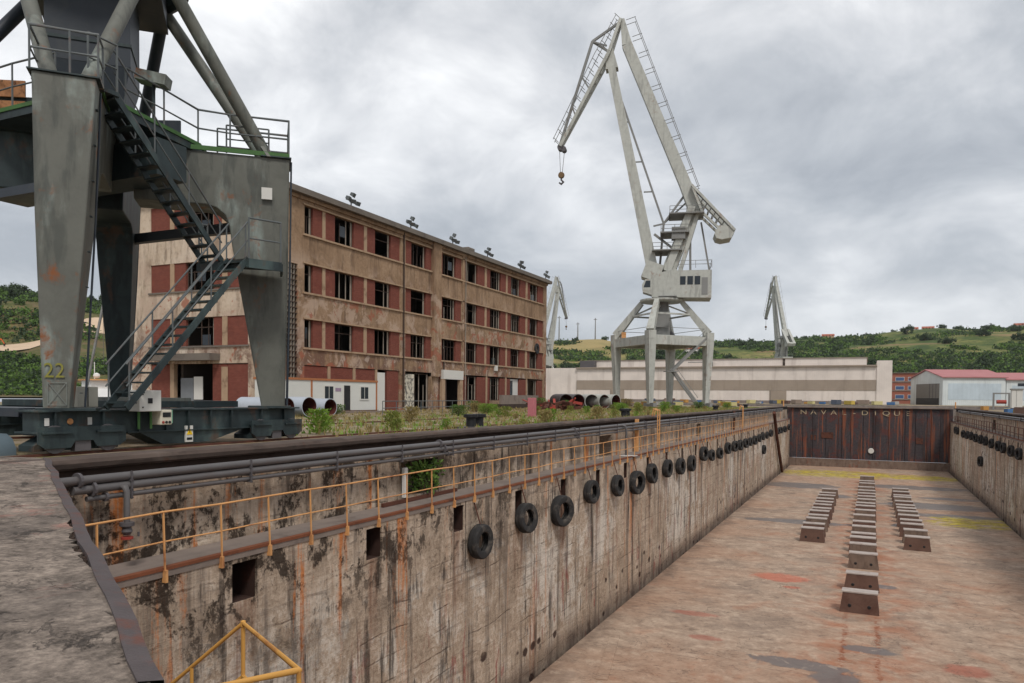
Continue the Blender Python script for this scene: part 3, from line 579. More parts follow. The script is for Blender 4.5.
# ------------------------------------------------------------------ tyres
tp = MB(); prof = [(.31, -.10), (.33, -.15), (.42, -.175), (.53, -.165), (.565, -.13), (.575, -.06), (.572, -.035), (.556, -.03), (.556, .03), (.572, .035), (.575, .06), (.565, .13), (.53, .165), (.42, .175), (.33, .15), (.31, .10), (.33, .09), (.46, .12), (.51, .0), (.46, -.12), (.33, -.09)]
tp.lathe(prof, 28, (0, 0, 0), (1, 0, 0), closed=True)
TYRE = tp.mesh('tyre', RUBBER, smooth=True)
CH = MB().path([(-.02, .03, .5), (-.12, .02, .85), (-.235, 0, 1.25)], .02, 6).mesh('chain', RUSTSTEEL)
LT = [(21.2,-3.22,1.0),(24.71,-2.98,.97),(28.13,-3.18,1.1),(31.73,-2.82,.96),(35.56,-2.94,1.02),(38.91,-3.12,1.12),(42,-2.91,1.03),(45.66,-2.93,1.05),(49.21,-3.08,1.02),(52.61,-3.15,1.07),(56.81,-2.76,.97),(60.02,-3.08,.86),(63.55,-3.15,.9),(67.47,-2.96,.92),(71.3,-3,.92),(74.61,-3.08,.93),(78.21,-3.08,.9),(81.4,-3.09,.86),(84.85,-3.1,.88),(88.58,-3.05,.84),(91.7,-2.96,.84),(95.54,-3.01,.86),(99.69,-2.93,.88),(108.5,-2.98,.86),(111.76,-2.98,.86),(117.4,-3.04,.86),(123.59,-2.95,.86)]
RT = [(118.35,-2.65),(115.83,-2.69),(108.92,-2.8),(104.79,-2.76),(100.98,-2.71),(97.01,-2.76),(92.97,-2.73),(89.28,-2.71),(85.23,-2.75),(80.97,-2.76),(78.2,-2.78),(74.15,-2.8),(70.53,-2.81),(66.5,-2.8),(62.4,-2.8)]
rt = random.Random(5)
def tyre(x, y, z, s, label, grp, sgn):
    T = thing('tyre_fender', label, 'tyre', (x, y, z), 0 if sgn > 0 else math.pi, grp)
    o = place(TYRE, 'tyre', (0, 0, 0), 0, (1 * s, s, s), T); o.rotation_euler = (rt.uniform(0, 6), rt.uniform(-.1, .03), (-.2 if sgn > 0 else .2) + rt.uniform(-.12, .12)); place(CH, 'chain', (0, 0, 0), 0, (1, 1, s), T)
for i, (y, z, s) in enumerate(LT):
    lab = 'first black tyre fender, right of the third square recess on the pipe-lined wall' if i == 0 else ('black rubber tyre hung on the wall below the orange railing' if i < 10 else 'black rubber tyre hung far along the pipe-lined wall, in the close-set run')
    tyre(XL + .25, y - .2, z, s * rt.uniform(.9, .99), lab, 'tyres on the pipe-lined dock wall', 1)
for y, z in RT: tyre(XR - .19, y, z, .84, 'black rubber tyre hung on the wall opposite the orange railing', 'tyres on the opposite dock wall', -1)
tyre(XL + .2, 93.0, -4.6, .95, 'lone tyre hung lower than its row on the pipe-lined wall, with a pale rim', 'low tyres', 1)
tyre(XR - .2, 92.5, -5.0, .95, 'lone tyre hung lower than its row on the wall opposite the pipes', 'low tyres', -1)

# ------------------------------------------------------------------ dock gate
T = thing('dock_gate', 'dark rust-streaked steel dock gate with worn pale lettering along its top', 'dock gate', (0, GY + 1, FZ))
g = MB(); g.box(XL - .3, XR + .3, GY + .25, GY + 2.2, FZ + 1.2, .05); g.build('caisson', GATE, T)
r = random.Random(2); x = XL + .1; i = 0
while x < XR - .4:
    w = min(r.uniform(1.5, 1.9), XR - .1 - x)
    MB().box(x, x + w - .07, GY + .12 + r.uniform(0, .05), GY + .26, FZ + 1.22, -.18).build('plate', GATE, T); x += w
for x in (-7.6, -3.4, .9, 5.2, 8.6): MB().box(x - .06, x + .06, GY - .02, GY + .12, FZ + 1.3, -.3).build('rib', GATE, T)
MB().box(XL + .02, XR - .02, GY - .25, GY + 2.6, .05, .26).build('walkway', LEDGE, T)
MB().box(XL - .2, XR + .2, GY - .55, GY + .22, FZ - .2, FZ + 1.18).build('sill', BLOCKC, T)
for x, w, h, z in ((-5.6, 1.7, .9, -4.2), (-7.6, .8, .8, -4.6), (7.0, .9, .9, -4.7)): MB().box(x - w / 2, x + w / 2, GY + .06, GY + .2, z - h / 2, z + h / 2).build('patch_plate', RUSTSTEEL, T)
MB().lathe([(0, .1), (.38, .1), (.42, .04), (.42, 0)], 20, (.56, GY + .04, -6.4), (0, -1, 0)).build('draught_disc', CABWHITE, T)
LETTER = m_plain('worn_cream_lettering', S(176, 160, 134), .8, .3, sc=1.5, dirt=S(104, 74, 58), dirtamt=.9)
def text(s, size, mat, parent, loc, rot, name='lettering', ext=.01, sx=1, align='LEFT'):
    c = bpy.data.curves.new(name, 'FONT'); c.body = s; c.size = size; c.extrude = ext; c.align_x = align; c.resolution_u = 3
    o = bpy.data.objects.new(name, c); COL.objects.link(o); bpy.context.view_layer.update()
    dg = bpy.context.evaluated_depsgraph_get(); me = bpy.data.meshes.new_from_object(o.evaluated_get(dg)); bpy.data.objects.remove(o); me.materials.clear(); me.materials.append(mat)
    q = bpy.data.objects.new(name, me); COL.objects.link(q); q.parent = parent; q.location = Vector(loc) - Vector(parent.location) if parent and parent.rotation_euler.z == 0 else loc; q.rotation_euler = rot; q.scale = (sx, 1, 1); return q
for i, ch in enumerate('NAVAL-DIQUE'):
    text(ch, 1.0, LETTER, T, (-9.1 + 1.45 * i, GY + .09, -1.0), (math.pi / 2, 0, 0), sx=1.35, align='CENTER', ext=.02)

# leaning rusty pipe near the gate, ladders
o = MB().path([(-10.75, 101.5, -.4), (-10.85, 106, -3.6), (-10.8, 113.2, FZ + .02)], .2, 10).build('leaning_pipe', RUSTSTEEL, loc=(-10.8, 113.2, FZ), smooth=True); tag(o, 'thick rusty pipe leaning down the dock wall near the gate', 'pipe')
def ladder(x, y, z0, z1, label):
    T = thing('access_ladder', label, 'ladder', (x, y, z0))
    for dy in (-.25, .25): MB().path([(x, y + dy, z0), (x, y + dy, z1), (x - .25, y + dy, z1 + .1), (x - .35, y + dy, .2)], .035, 6).build('stile', ORANGE, T)
    z = z0 + .2
    while z < z1: MB().path([(x, y - .25, z), (x, y + .25, z)], .02, 6).build('rung', ORANGE, T); z += .3
ladder(-11.5, 45.6, -1.74, .55, 'orange ladder hooked over the coping near the harbour crane'); ladder(-11.5, 80, -1.74, .5, 'second orange ladder over the coping, farther along towards the gate')
for k, (y, lab) in enumerate(((42.2, 'rusty orange upright channel bolted to the wall beside the orange ladder'), (77, 'rusty upright channel on the wall near the far orange ladder'))):
    tag(MB().box(-11.98, -11.8, y - .12, y + .12, LZ + .004, .1).build('upright_channel', ORANGE if k == 0 else RUSTSTEEL, loc=(-11.9, y, LZ)), lab, 'channel')
for y in (GY - .6,):
    for x, lab in ((XL - .9, 'orange post at the gate corner on the crane side'), (XR + .5, 'orange post at the gate corner by the white shed')):
        tag(MB().path([(x, y, 0.2), (x, y, 1.1)], .09, 8).build('guard_post', ORANGE, loc=(x, y, .2)), lab, 'post')

# ------------------------------------------------------------------ keel blocks
def keel_mesh():
    out = []
    out.append(('body', MB().prism([(-.86, 0), (.86, 0), (.74, .92), (-.74, .92)], lambda u, v, t: (u, -.42 + .84 * t, v)).mesh('block_body', BLOCKR)))
    out.append(('end_plate', MB().prism([(-.88, .0), (.88, .0), (.75, .90), (-.75, .90)], lambda u, v, t: (u, -.46 + .035 * t, v)).mesh('end_plate', BLOCKC)))
    out.append(('cap', MB().box(-.80, .80, -.47, .30, .925, .985).mesh('cap', BLOCKCAP)))
    for s in (-1, 1): out.append(('lifting_hole_shade', MB().lathe([(0, .012), (.07, .012), (.085, 0)], 10, (s * .43, -.462, .33), (0, -1, 0)).mesh('lifting_hole_shade', BLACKM)))  # raised black discs stand in for the shade inside lifting holes
    return out
KM = keel_mesh(); kr = random.Random(8)
KM2 = [(n, m if n != 'end_plate' else MB().prism([(-.88, .0), (.88, .0), (.75, .90), (-.75, .90)], lambda u, v, t: (u, -.46 + .035 * t, v)).mesh('end_plate', BLOCKR)) for n, m in KM]
def keel(x, y, sc, label, grp, alt=False):
    T = thing('keel_block', label, 'keel block', (x, y, FZ + .003), kr.uniform(-.045, .045), grp)
    for n, m in (KM2 if alt else KM): place(m, n, (0, 0, 0), 0, sc, T)
CY = [40.5, 45.3, 51.2, 54.4, 56.7, 59.0, 61.6, 64.6, 67.9, 71.3, 73.9, 76.4, 78.9, 81.4, 84.2, 87.1, 89.8, 93.8, 97.3, 103.4]
for i, y in enumerate(CY):
    lab = 'first keel block of the middle row, with red-painted end and rust trails before it' if i == 0 else ('second keel block of the middle row, red-brown faced' if i == 1 else 'rusty keel block with a pale cap in the middle row')
    keel(-.15 + .012 * i + kr.uniform(-.05, .05), y, (1, 1, kr.uniform(.94, 1.06)), lab, 'keel blocks of the middle row', i in (0, 1, 4, 5, 7, 10, 11, 14))
SL = [59.2, 61.7, 64.1, 66.5, 68.6, 70.8, 73.2, 75.4, 77.6, 80.1, 82.9, 86.2]; SR = [59.1, 61.8, 64.5, 67.0, 69.6, 72.0, 74.4, 76.7, 79.6, 81.9, 84.3, 87.1, 89.9]
for x, ys, grp, lab in ((-3.47, SL, 'keel blocks of the row nearer the pipes', 'keel block in the side row nearer the grey pipes'), (3.22, SR, 'keel blocks of the row towards the plain wall', 'keel block in the side row away from the pipes')):
    for i, y in enumerate(ys): keel(x + kr.uniform(-.06, .06), y, (.97, 1, kr.uniform(.94, 1.06)), ('first ' if i == 0 else '') + lab, grp, kr.random() < .5 or (x > 0 and i == 0))
o = MB().bar((-9.75, 31.6, FZ + .022), (-8.6, 26.3, FZ + .022), .42, .04).build('timber_plank', FLOOR, loc=(-9, 29, FZ)); tag(o, 'bare plank lying on the dock floor by the wall foot', 'plank')

# ------------------------------------------------------------------ foreground stair rail
T = thing('stair_railing', 'bent yellow tube railing round the stair landing below the quay slab', 'railing', (-4.8, 5.0, -1.95))
A = Vector((-5.41, 5.49, -.9)); B = Vector((-4.08, 4.74, -.9)); Cc = Vector((-4.50, 4.02, -.9)); D = A + Vector((-1.0, -.10, -.82)) * 2.2; dn = Vector((0, 0, -.52))
MB().path([A, B, Cc], .019, 10).build('top_rail', YELLOW, T, smooth=True); MB().path([A, D], .019, 10).build('stair_rail', YELLOW, T, smooth=True)
MB().path([A + dn, B + dn, Cc + dn], .022, 8).build('mid_rail', YELLOW, T, smooth=True); MB().path([A + dn, D + dn], .022, 8).build('stair_rail', YELLOW, T, smooth=True)
for p in (A, B, Cc): MB().path([p, p + Vector((0, 0, -1.02))], .02, 8).build('post', YELLOW, T, smooth=True)
for t in (.28, .55, .85): p = A.lerp(D, t); MB().path([p, p + Vector((0, 0, -1.02))], .018, 8).build('post', YELLOW, T, smooth=True)
MB().lathe([(0, .03), (.024, .02), (.027, -.03)], 10, tuple(A)).build('corner_joint', YELLOW, T)
T2 = thing('stair', 'steel stair and landing under the yellow railing at the dock head', 'stair', (-4.8, 5.0, -1.95))
MB().slab([(-5.46, 5.52), (-6.2, 4.3), (-4.83, 3.42), (-4.0, 4.72)][::-1], -2.0, -1.95).build('landing', RUSTSTEEL, T2)
for k in range(11):
    p = Vector((-5.6, 5.1, -1.95)) + Vector((-1.0, -.10, -.82)) * (.24 * (k + 1)); MB().box(p.x - .14, p.x + .14, p.y - .75, p.y + .32, p.z - .03, p.z).build('tread', RUSTSTEEL, T2)
for dy in (-.78, .36): MB().bar((-5.5, 5.1 + dy, -1.99), (-5.5 - 2.75, 5.1 + dy - .27, -1.99 - 2.25), .05, .22).build('stringer', RUSTSTEEL, T2)

# ------------------------------------------------------------------ gantry crane on the quay
GC = Vector((-18.75, 13.75, 0)); GT = thing('gantry_crane', 'grey-green portal crane numbered 22 on tapered legs with zigzag stairs, beside the dock', 'crane', tuple(GC))
def leg_dirs(sx, sy):
    d = Vector(((3.25 if sx > 0 else 3.0) * sx, 3.0 * sy, 0)).normalized(); return d, Vector((-d.y, d.x, 0))
def rad_pt(d, n, a, b, z): return GC + d * a + n * b + Vector((0, 0, z))
LEGP = [(1.0, 6.45), (2.75, 6.45), (3.05, 6.38), (3.27, 6.2), (3.38, 5.9), (3.42, 5.5), (4.2, .96), (4.84, .96), (4.92, 5), (4.95, 7.86), (1.0, 7.86)]
for k, (sx, sy) in enumerate(((1, -1), (1, 1), (-1, 1), (-1, -1))):
    d, n = leg_dirs(sx, sy); hw = lambda z: .24 + .056 * (z - .96) if z < 5.2 else .477 + .04 * (z - 5.2)
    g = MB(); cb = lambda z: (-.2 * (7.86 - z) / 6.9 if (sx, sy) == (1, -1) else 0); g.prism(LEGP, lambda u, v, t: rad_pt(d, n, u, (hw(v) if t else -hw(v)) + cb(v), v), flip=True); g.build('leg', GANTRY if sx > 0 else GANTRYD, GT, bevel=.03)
    g = MB(); g.prism([(-.66, .0), (.66, .0), (.66, .03), (-.66, .03)], lambda u, v, t: rad_pt(d, n, 4.2 + .8 * t, u, 7.862 + v)); g.build('top_plate', GANTRYD, GT)
    # base shoe
    g = MB(); g.prism([(3.85, .93), (5.0, .93), (5.0, .985), (3.85, .985)], lambda u, v, t: rad_pt(d, n, u, -.55 + 1.1 * t, v), flip=True); g.build('base_plate', GANTRYD, GT)
    # raking tubes to the ring
    base = rad_pt(d, n, 4.4, 0, 7.86)
    for nn, ring in ((-1, Vector((2.2 * sx, 0, 12.4))), (1, Vector((0, 2.2 * sy, 12.4)))):
        off = n * .32 * (1 if (ring.x != 0) == (sx * sy > 0) else -1); off = off * (-1 if sx * sy > 0 else -1)
        p0 = base + off; q0 = GC + ring
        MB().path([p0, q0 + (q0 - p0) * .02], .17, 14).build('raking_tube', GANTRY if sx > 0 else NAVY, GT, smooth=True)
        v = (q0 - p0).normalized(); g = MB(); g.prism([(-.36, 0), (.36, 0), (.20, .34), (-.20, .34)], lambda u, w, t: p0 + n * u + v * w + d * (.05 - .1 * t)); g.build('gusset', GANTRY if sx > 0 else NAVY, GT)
# central column, deck and house above
def ngon(r, n, z, a0=0, c=GC): return [(c.x + r * math.cos(a0 + 2 * math.pi * i / n), c.y + r * math.sin(a0 + 2 * math.pi * i / n), z) for i in range(n)]
def loft(rings):
    g = MB(); n = len(rings[0])
    for rg in rings: g.v += rg
    for i in range(len(rings) - 1):
        for j in range(n): g.f.append((i * n + j, i * n + (j + 1) % n, (i + 1) * n + (j + 1) % n, (i + 1) * n + j))
    g.f.append(tuple(range(n))[::-1]); g.f.append(tuple(range((len(rings) - 1) * n, len(rings) * n))); return g
q4 = math.pi / 4
loft([ngon(.95, 4, 8.0, 0), ngon(1.1, 4, 8.9, 0), ngon(1.36, 4, 9.7, 0)]).build('column_base', NAVY, GT)
loft([ngon(1.37, 4, 9.7, 0), ngon(1.37, 4, 13.2, 0)]).build('column', NAVY, GT)
loft([ngon(1.41, 4, 10.2, 0), ngon(1.41, 4, 10.28, 0)]).build('column_band', GANTRYD, GT)
loft([ngon(2.35, 4, 11.8, 0), ngon(2.35, 4, 12.9, 0)]).build('machinery_deck', NAVY, GT)
g = MB(); g.path([p for p in ngon(2.2, 16, 12.5)], .22, 8, closed=True); g.build('ring_beam', GANTRYD, GT)
DK = [(-16.62, 15.28), (-16.05, 12.53), (-16.3, 11.9), (-17.1, 11.5), (-20.4, 11.5), (-21.1, 12.2), (-21.1, 15.3), (-20.4, 16.0), (-17.1, 16.0)]
area = sum(a[0] * b[1] - b[0] * a[1] for a, b in zip(DK, DK[1:] + DK[:1])); DK = DK if area > 0 else DK[::-1]
MB().slab(DK, 7.86, 8.03).build('deck', GANTRYD, GT); MB().slab([(GC.x + (x - GC.x) * 1.012, GC.y + (y - GC.y) * 1.012) for x, y in DK], 8.035, 8.13).build('deck_edge', GREENP, GT)
for sx, sy in ((1, 1), (-1, 1), (-1, -1)):
    d, n = leg_dirs(sx, sy)
    for q in (-1, 1): MB().bar(rad_pt(d, n, 1.6, q * .62, 7.93), rad_pt(d, n, 4.95, q * .62, 7.93), .05, .12).build('leg_top_edge', GREENP, GT)
d, n = leg_dirs(1, -1); MB().bar(rad_pt(d, n, 2.2, .62, 7.92), rad_pt(d, n, 4.2, .62, 7.92), .05, .10).build('leg_top_edge', GREENP, GT)
g = MB(); g.box(-22.3, -15.9, 13.3, 14.2, 6.7, 7.6); g.build('cross_girder', GANTRYD, GT)
# lower tie beams between the far legs
MB().bar((-21.6, 16.9, 6.2), (-16.0, 16.9, 6.2), .24, .28).build('tie_beam', NAVY, GT); MB().bar((-21.6, 10.7, 5.75), (-16.2, 10.7, 5.75), .16, .2).build('tie_beam', NAVY, GT)
# railings (each run of railing is a part, posts are its sub-parts)
def railing(pts, h=1.05, mat=GALV, parent=GT, r=.024, mids=1, name='deck_railing', close=True):
    rl = MB().path([(p[0], p[1], p[2] + h) for p in pts], r, 8).build(name, mat, parent, smooth=True)
    for m in range(mids): MB().path([(p[0], p[1], p[2] + h * (m + 1) / (mids + 1)) for p in pts], r * .8, 6).build('mid_rail', mat, rl, off=parent_off(parent))
    for p in pts: MB().path([(p[0], p[1], p[2]), (p[0], p[1], p[2] + h)], r, 6).build('post', mat, rl, off=parent_off(parent))
    return rl
d, n = leg_dirs(1, 1); rp = lambda a, b: tuple(rad_pt(d, n, a, b, 7.89))
railing([(-16.1, 12.6, 8.03), (-16.35, 13.9, 8.03), (-16.64, 15.25, 8.03), rp(3.4, -.62), rp(4.93, -.62), rp(4.93, .62), rp(3.0, .62)], 1.0)
railing([rp(3.3, -.5), rp(4.4, -.5)], .75)
d2, n2 = leg_dirs(1, -1); rp2 = lambda a, b: tuple(rad_pt(d2, n2, a, b, 7.89))
railing([rp2(3.5, -.62), rp2(4.9, -.62), rp2(4.9, .1), rp2(4.9, .62), rp2(4.3, .64)], .9)
railing([(-17.1, 11.55, 8.03), (-18.6, 11.5, 8.03), (-20.3, 11.55, 8.03), (-21.0, 12.3, 8.03)], 1.1)
# landing half way on the second leg
LD = [(-16.35, 14.95), (-14.55, 14.95), (-14.2, 15.8), (-14.85, 16.5), (-15.80, 15.72), (-16.35, 15.35)]
lm = MB().slab(LD, 4.74, 4.82); lm.build('landing', GANTRYD, GT)
g = MB()
for a, b in zip(LD, LD[1:4]): g.bar((*a, 4.68), (*b, 4.68), .06, .2)
g.build('landing_frame', GANTRYD, GT)
railing([(-14.58, 15.0, 4.82), (-14.24, 15.8, 4.82), (-14.6, 16.2, 4.82)], 1.05, name='landing_railing')
railing([(-16.3, 15.25, 4.82), (-16.32, 14.98, 4.82)], 1.05, name='landing_railing')
def stair(p, q, half, nst, side=Vector((1, 0, 0)), name='stair'):
    p = Vector(p); q = Vector(q); v = (q - p); st = None
    for i, s in enumerate((-1, 1)):
        o = MB().bar(p + side * (half * s), q + side * (half * s), .05, .15).build('stair_stringer', GANTRYD, GT)
        if i == 0: st = o
    tr = MB(); 
    for k in range(nst):
        c = p.lerp(q, (k + .6) / nst); tr = MB(); dx = v.normalized(); h = Vector((dx.x, dx.y, 0)).normalized() * .13
        tr.add([c + side * half - h, c - side * half - h, c - side * half + h, c + side * half + h], [(0, 1, 2, 3)]); a = [x + Vector((0, 0, -.035)) for x in map(Vector, tr.v)]; tr.add(a, [(3, 2, 1, 0)])
        tr.f += [(0, 4, 5, 1), (1, 5, 6, 2), (2, 6, 7, 3), (3, 7, 4, 0)]; tr.build('tread', GANTRYD, st, off=parent_off(GT))
    for s in (-1, 1):
        e = side * (half * s); up = Vector((0, 0, .95))
        hr = MB().path([p + e + up, q + e + up], .022, 8).build('handrail', GALV, GT, smooth=True)
        MB().path([p + e + up * .5, q + e + up * .5], .018, 6).build('mid_rail', GALV, hr, off=parent_off(GT))
        for t in (.02, .34, .66, .98): c = p.lerp(q, t) + e; MB().path([c, c + up], .02, 6).build('post', GALV, hr, off=parent_off(GT))
stair((-14.85, 11.35, .98), (-14.95, 15.0, 4.82), .33, 17)
stair((-15.85, 15.0, 4.82), (-15.72, 11.75, 8.0), .33, 14)
MB().slab([(-16.1, 11.05), (-15.3, 11.05), (-15.3, 11.8), (-16.1, 12.4)], 7.93, 8.02).build('stair_head', GANTRYD, GT)
railing([(-15.35, 11.8, 8.02), (-15.35, 11.1, 8.02)], 1.05)
# sill beams, bogies and wheels on both rails
for X, mt in ((-15.5, GANTRYD), (-22.0, GANTRYD)):
    s = MB(); prof = [(9.9, .42), (12.2, .42), (12.9, .10), (14.3, .10), (15.6, .42), (17.5, .42), (17.5, .93), (9.9, .93)]
    s.prism(prof, lambda u, v, t: (X - .27 + .54 * t, u, v), flip=True); sb = s.build('sill_beam', mt, GT)
    MB().box(X - .36, X + .36, 9.8, 17.6, .905, .945).build('flange', mt, sb, off=parent_off(GT)); MB().box(X - .33, X + .33, 11.9, 16.0, .40, .43).build('flange', mt, sb, off=parent_off(GT))
    for y in (10.2, 11.3, 12.2, 12.95, 13.6, 14.3, 15.0, 16.1, 17.0): MB().box(X - .34, X + .34, y - .02, y + .02, .44, .90).build('stiffener', mt, sb, off=parent_off(GT))
    for y in (10.75, 16.6):
        b = MB(); b.prism([(-.95, .10), (.95, .10), (.95, .22), (.5, .44), (-.5, .44), (-.95, .22)], lambda u, v, t: (X - .25 + .5 * t, y + u, v), flip=True); bo = b.build('bogie', mt, GT)
        for dy in (-.6, .6):
            MB().lathe([(0, -.09), (.22, -.09), (.25, -.07), (.25, .06), (.29, .06), (.29, .10), (0, .10)], 20, (X + .30, y + dy, .34), (1, 0, 0)).build('wheel', PIPED, bo, off=parent_off(GT))
            MB().box(X - .42, X + .50, y + dy - .33, y + dy + .33, .46, .50).build('wheel_guard', mt, bo, off=parent_off(GT))
        MB().prism([(-1.0, .26), (-.85, .16), (-.3, .16), (-.2, .3), (.2, .3), (.3, .16), (.85, .16), (1.0, .26), (1.0, .6), (-1.0, .6)], lambda u, v, t: (X + .42 + .03 * t, y + u, v), flip=True).build('side_plate', mt, bo, off=parent_off(GT))
        MB().box(X + .26, X + .41, y - .18, y + .18, .08, .40).build('rail_clamp', PIPED, bo, off=parent_off(GT))
for X in (-15.2, -21.7):
    tag(MB().box(X - .035, X + .035, -10, 112, 0.0, .055).build('crane_rail', RUSTSTEEL, loc=(X, 50, 0)), 'rusty crane rail running along the quay beside the dock coping' if X > -20 else 'rusty crane rail nearer the brick building', 'rail')
MB().box(-21.6, -15.95, 13.0, 16.0, .95, 1.12).build('deck_cover', GANTRYD, GT); MB().box(-19.5, -16.2, 13.6, 14.6, 1.12, 1.2).build('hatch', GANTRY, GT)
MB().box(-24.5, -15.9, 9.9, 10.9, .80, .98).build('cable_duct', NAVY, GT)
# cabinets and plates on the sill beam
c = MB().box(-15.1, -14.75, 11.86, 12.44, .90, 1.38).build('switch_cabinet', CABWHITE, GT, bevel=.01); tag(c, 'white switch cabinet with a small window')
MB().box(-14.752, -14.742, 12.08, 12.2, 1.08, 1.20).build('window', BLACKM, c, off=parent_off(GT)); MB().box(-14.752, -14.735, 11.93, 11.96, .98, 1.01).build('hinge', BLACKM, c, off=parent_off(GT)); MB().box(-14.752, -14.735, 11.93, 11.96, 1.27, 1.30).build('hinge', BLACKM, c, off=parent_off(GT))
MB().path([(-14.95, 12.0, .5), (-14.95, 12.0, .9)], .03, 6).build('cabinet_leg', GREENP, GT); MB().path([(-14.95, 12.32, .5), (-14.95, 12.32, .9)], .03, 6).build('cabinet_leg', GREENP, GT)
c = MB().box(-15.12, -14.8, 12.46, 12.78, .58, .93).build('meter_box', m_plain('beige_meter', S(206, 198, 180), .5, .08), GT, bevel=.02)
MB().box(-14.802, -14.79, 12.52, 12.74, .76, .87).build('display', BLACKM, c, off=parent_off(GT))
for y in (12.53, 12.62, 12.71): MB().lathe([(0, .02), (.03, .02), (.034, 0)], 10, (-14.80, y, .64), (1, 0, 0)).build('button', VRED if y < 12.6 else BLACKM, c, off=parent_off(GT))
c = MB().box(-15.13, -15.125, 12.86, 13.08, .60, .92).build('notice_plate', m_plain('pale_green_plate', S(128, 176, 150), .6, .1), GT)
c = MB().box(-15.235, -15.185, 13.52, 13.74, .12, .52).build('warning_sign', CABWHITE, GT)
SIGNY = m_plain('sign_yellow', S(232, 190, 30), .6, .05)
MB().prism([(-.09, -.08), (.09, -.08), (0, .08)], lambda u, v, t: (-15.18 + .006 * t, 13.63 + u, .38 + v)).build('warning_triangle', SIGNY, c, off=parent_off(GT)); MB().box(-15.178, -15.171, 13.62, 13.64, .345, .41).build('mark', BLACKM, c, off=parent_off(GT)); MB().box(-15.184, -15.178, 13.55, 13.71, .17, .23).build('mark', BLACKM, c, off=parent_off(GT))
c = MB().box(-16.5, -16.1, 11.35, 11.85, .98, 1.45).build('relay_box', m_plain('grey_relay_box', S(176, 172, 158), .6, .12, dirt=S(120, 100, 80)), GT, bevel=.015); MB().box(-16.098, -16.09, 11.58, 11.6, 1.0, 1.43).build('door_gap', BLACKM, c, off=parent_off(GT))
for y in (10.05, 11.0): MB().box(-15.225, -15.22, y - .05, y + .05, .62, .78).build('paper_tag', CABWHITE, GT)
MB().lathe([(0, .02), (.06, .02), (.07, 0)], 12, (-15.22, 10.55, .7), (1, 0, 0)).build('reflector', ORANGE, GT)
d, n = leg_dirs(1, 1)
for k, b in enumerate((-.30, -.22)): MB().path([rad_pt(d, n, 4.9 - .02 * k, b, 1.0), rad_pt(d, n, 4.97, b * 1.5, 5.0), rad_pt(d, n, 5.0, b * 1.7, 7.8)], .025, 6).build('conduit', NAVY, GT)
d, n = leg_dirs(1, -1); MB().path([rad_pt(d, n, 4.5, .29, 1.0), rad_pt(d, n, 4.35, .49, 5.0), rad_pt(d, n, 4.3, .60, 7.8)], .025, 6).build('conduit', NAVY, GT)
for k in range(9): z = 1.3 + .75 * k; MB().bar(rad_pt(d, n, 4.6, .06 * z * .9 + .17, z), rad_pt(d, n, 4.72, .06 * z * .9 + .17, z), .05, .02).build('rung_bracket', GANTRYD, GT)
# numbers and marks on the first leg
d, n = leg_dirs(1, -1); LN = m_plain('faded_yellow_number', S(132, 128, 62), .8, .3, sc=6, dirt=S(100, 100, 86), dirtamt=.8); ang = math.atan2(d.y, d.x) + math.pi / 2
def on_leg(b, z, out=.012):
    t = (z - .96) / (5 - .96); b = b - .17 if abs(b) < .19 else b; a = 4.86 + (.06) * t + out; return rad_pt(d, n, a, b, z)
text('22', .44, LN, GT, on_leg(-.22, 1.62, .012), (math.pi / 2, 0, ang), 'number_22', .004, .9, 'CENTER')
g = MB(); LW = m_plain('faded_white_mark', S(120, 124, 120), .8, .3, sc=5)
for (a, za), (b, zb) in (((-.17, 1.05), (.17, 1.05)), ((.17, 1.05), (.17, 1.52)), ((.17, 1.52), (-.17, 1.52)), ((-.17, 1.52), (-.17, 1.05)), ((-.17, 1.05), (.17, 1.52)), ((-.17, 1.52), (.17, 1.05))): g.bar(on_leg(a, za), on_leg(b, zb), .012, .006, up=tuple(d))
g.build('painted_mark', LW, GT)
d, n = leg_dirs(1, 1); a0 = rad_pt(d, n, 4.35, -.625, 6.85); u = d * .14; w = Vector((0, 0, .16)); e = n * -.01; g = MB(); g.add([a0 - u - w, a0 + u - w, a0 + u + w, a0 - u + w, a0 - u - w + e, a0 + u - w + e, a0 + u + w + e, a0 - u + w + e], [(0,1,2,3),(7,6,5,4),(0,4,5,1),(1,5,6,2),(2,6,7,3),(3,7,4,0)]); g.build('number_plate', CABWHITE, GT)
# floodlight and rusty boards on the deck
c = MB().bar((-16.9, 13.6, 9.35), (-16.25, 13.95, 9.2), .42, .26).build('floodlight', GANTRY, GT); MB().path([(-16.6, 13.8, 8.03), (-16.6, 13.8, 9.2)], .04, 8).build('bracket', GANTRYD, c, off=parent_off(GT))
MB().bar((-17.5, 14.6, 8.35), (-16.9, 14.9, 8.35), .06, .6).build('cable_box', NAVY, GT)
RB = m_plain('rusty_sign_board', S(158, 112, 78), .9, .4, sc=7, dirt=S(58, 40, 33), dirtamt=1)
for z0, z1 in ((8.55, 8.95), (7.95, 8.45)): 
    c = MB().bar((-21.6, 10.35, (z0 + z1) / 2), (-18.9, 12.0, (z0 + z1) / 2 + .0), .05, z1 - z0).build('name_board', RB, GT)
MB().bar((-21.6, 10.5, 8.5), (-18.8, 12.2, 8.5), .08, .18).build('board_rail', GANTRYD, GT)

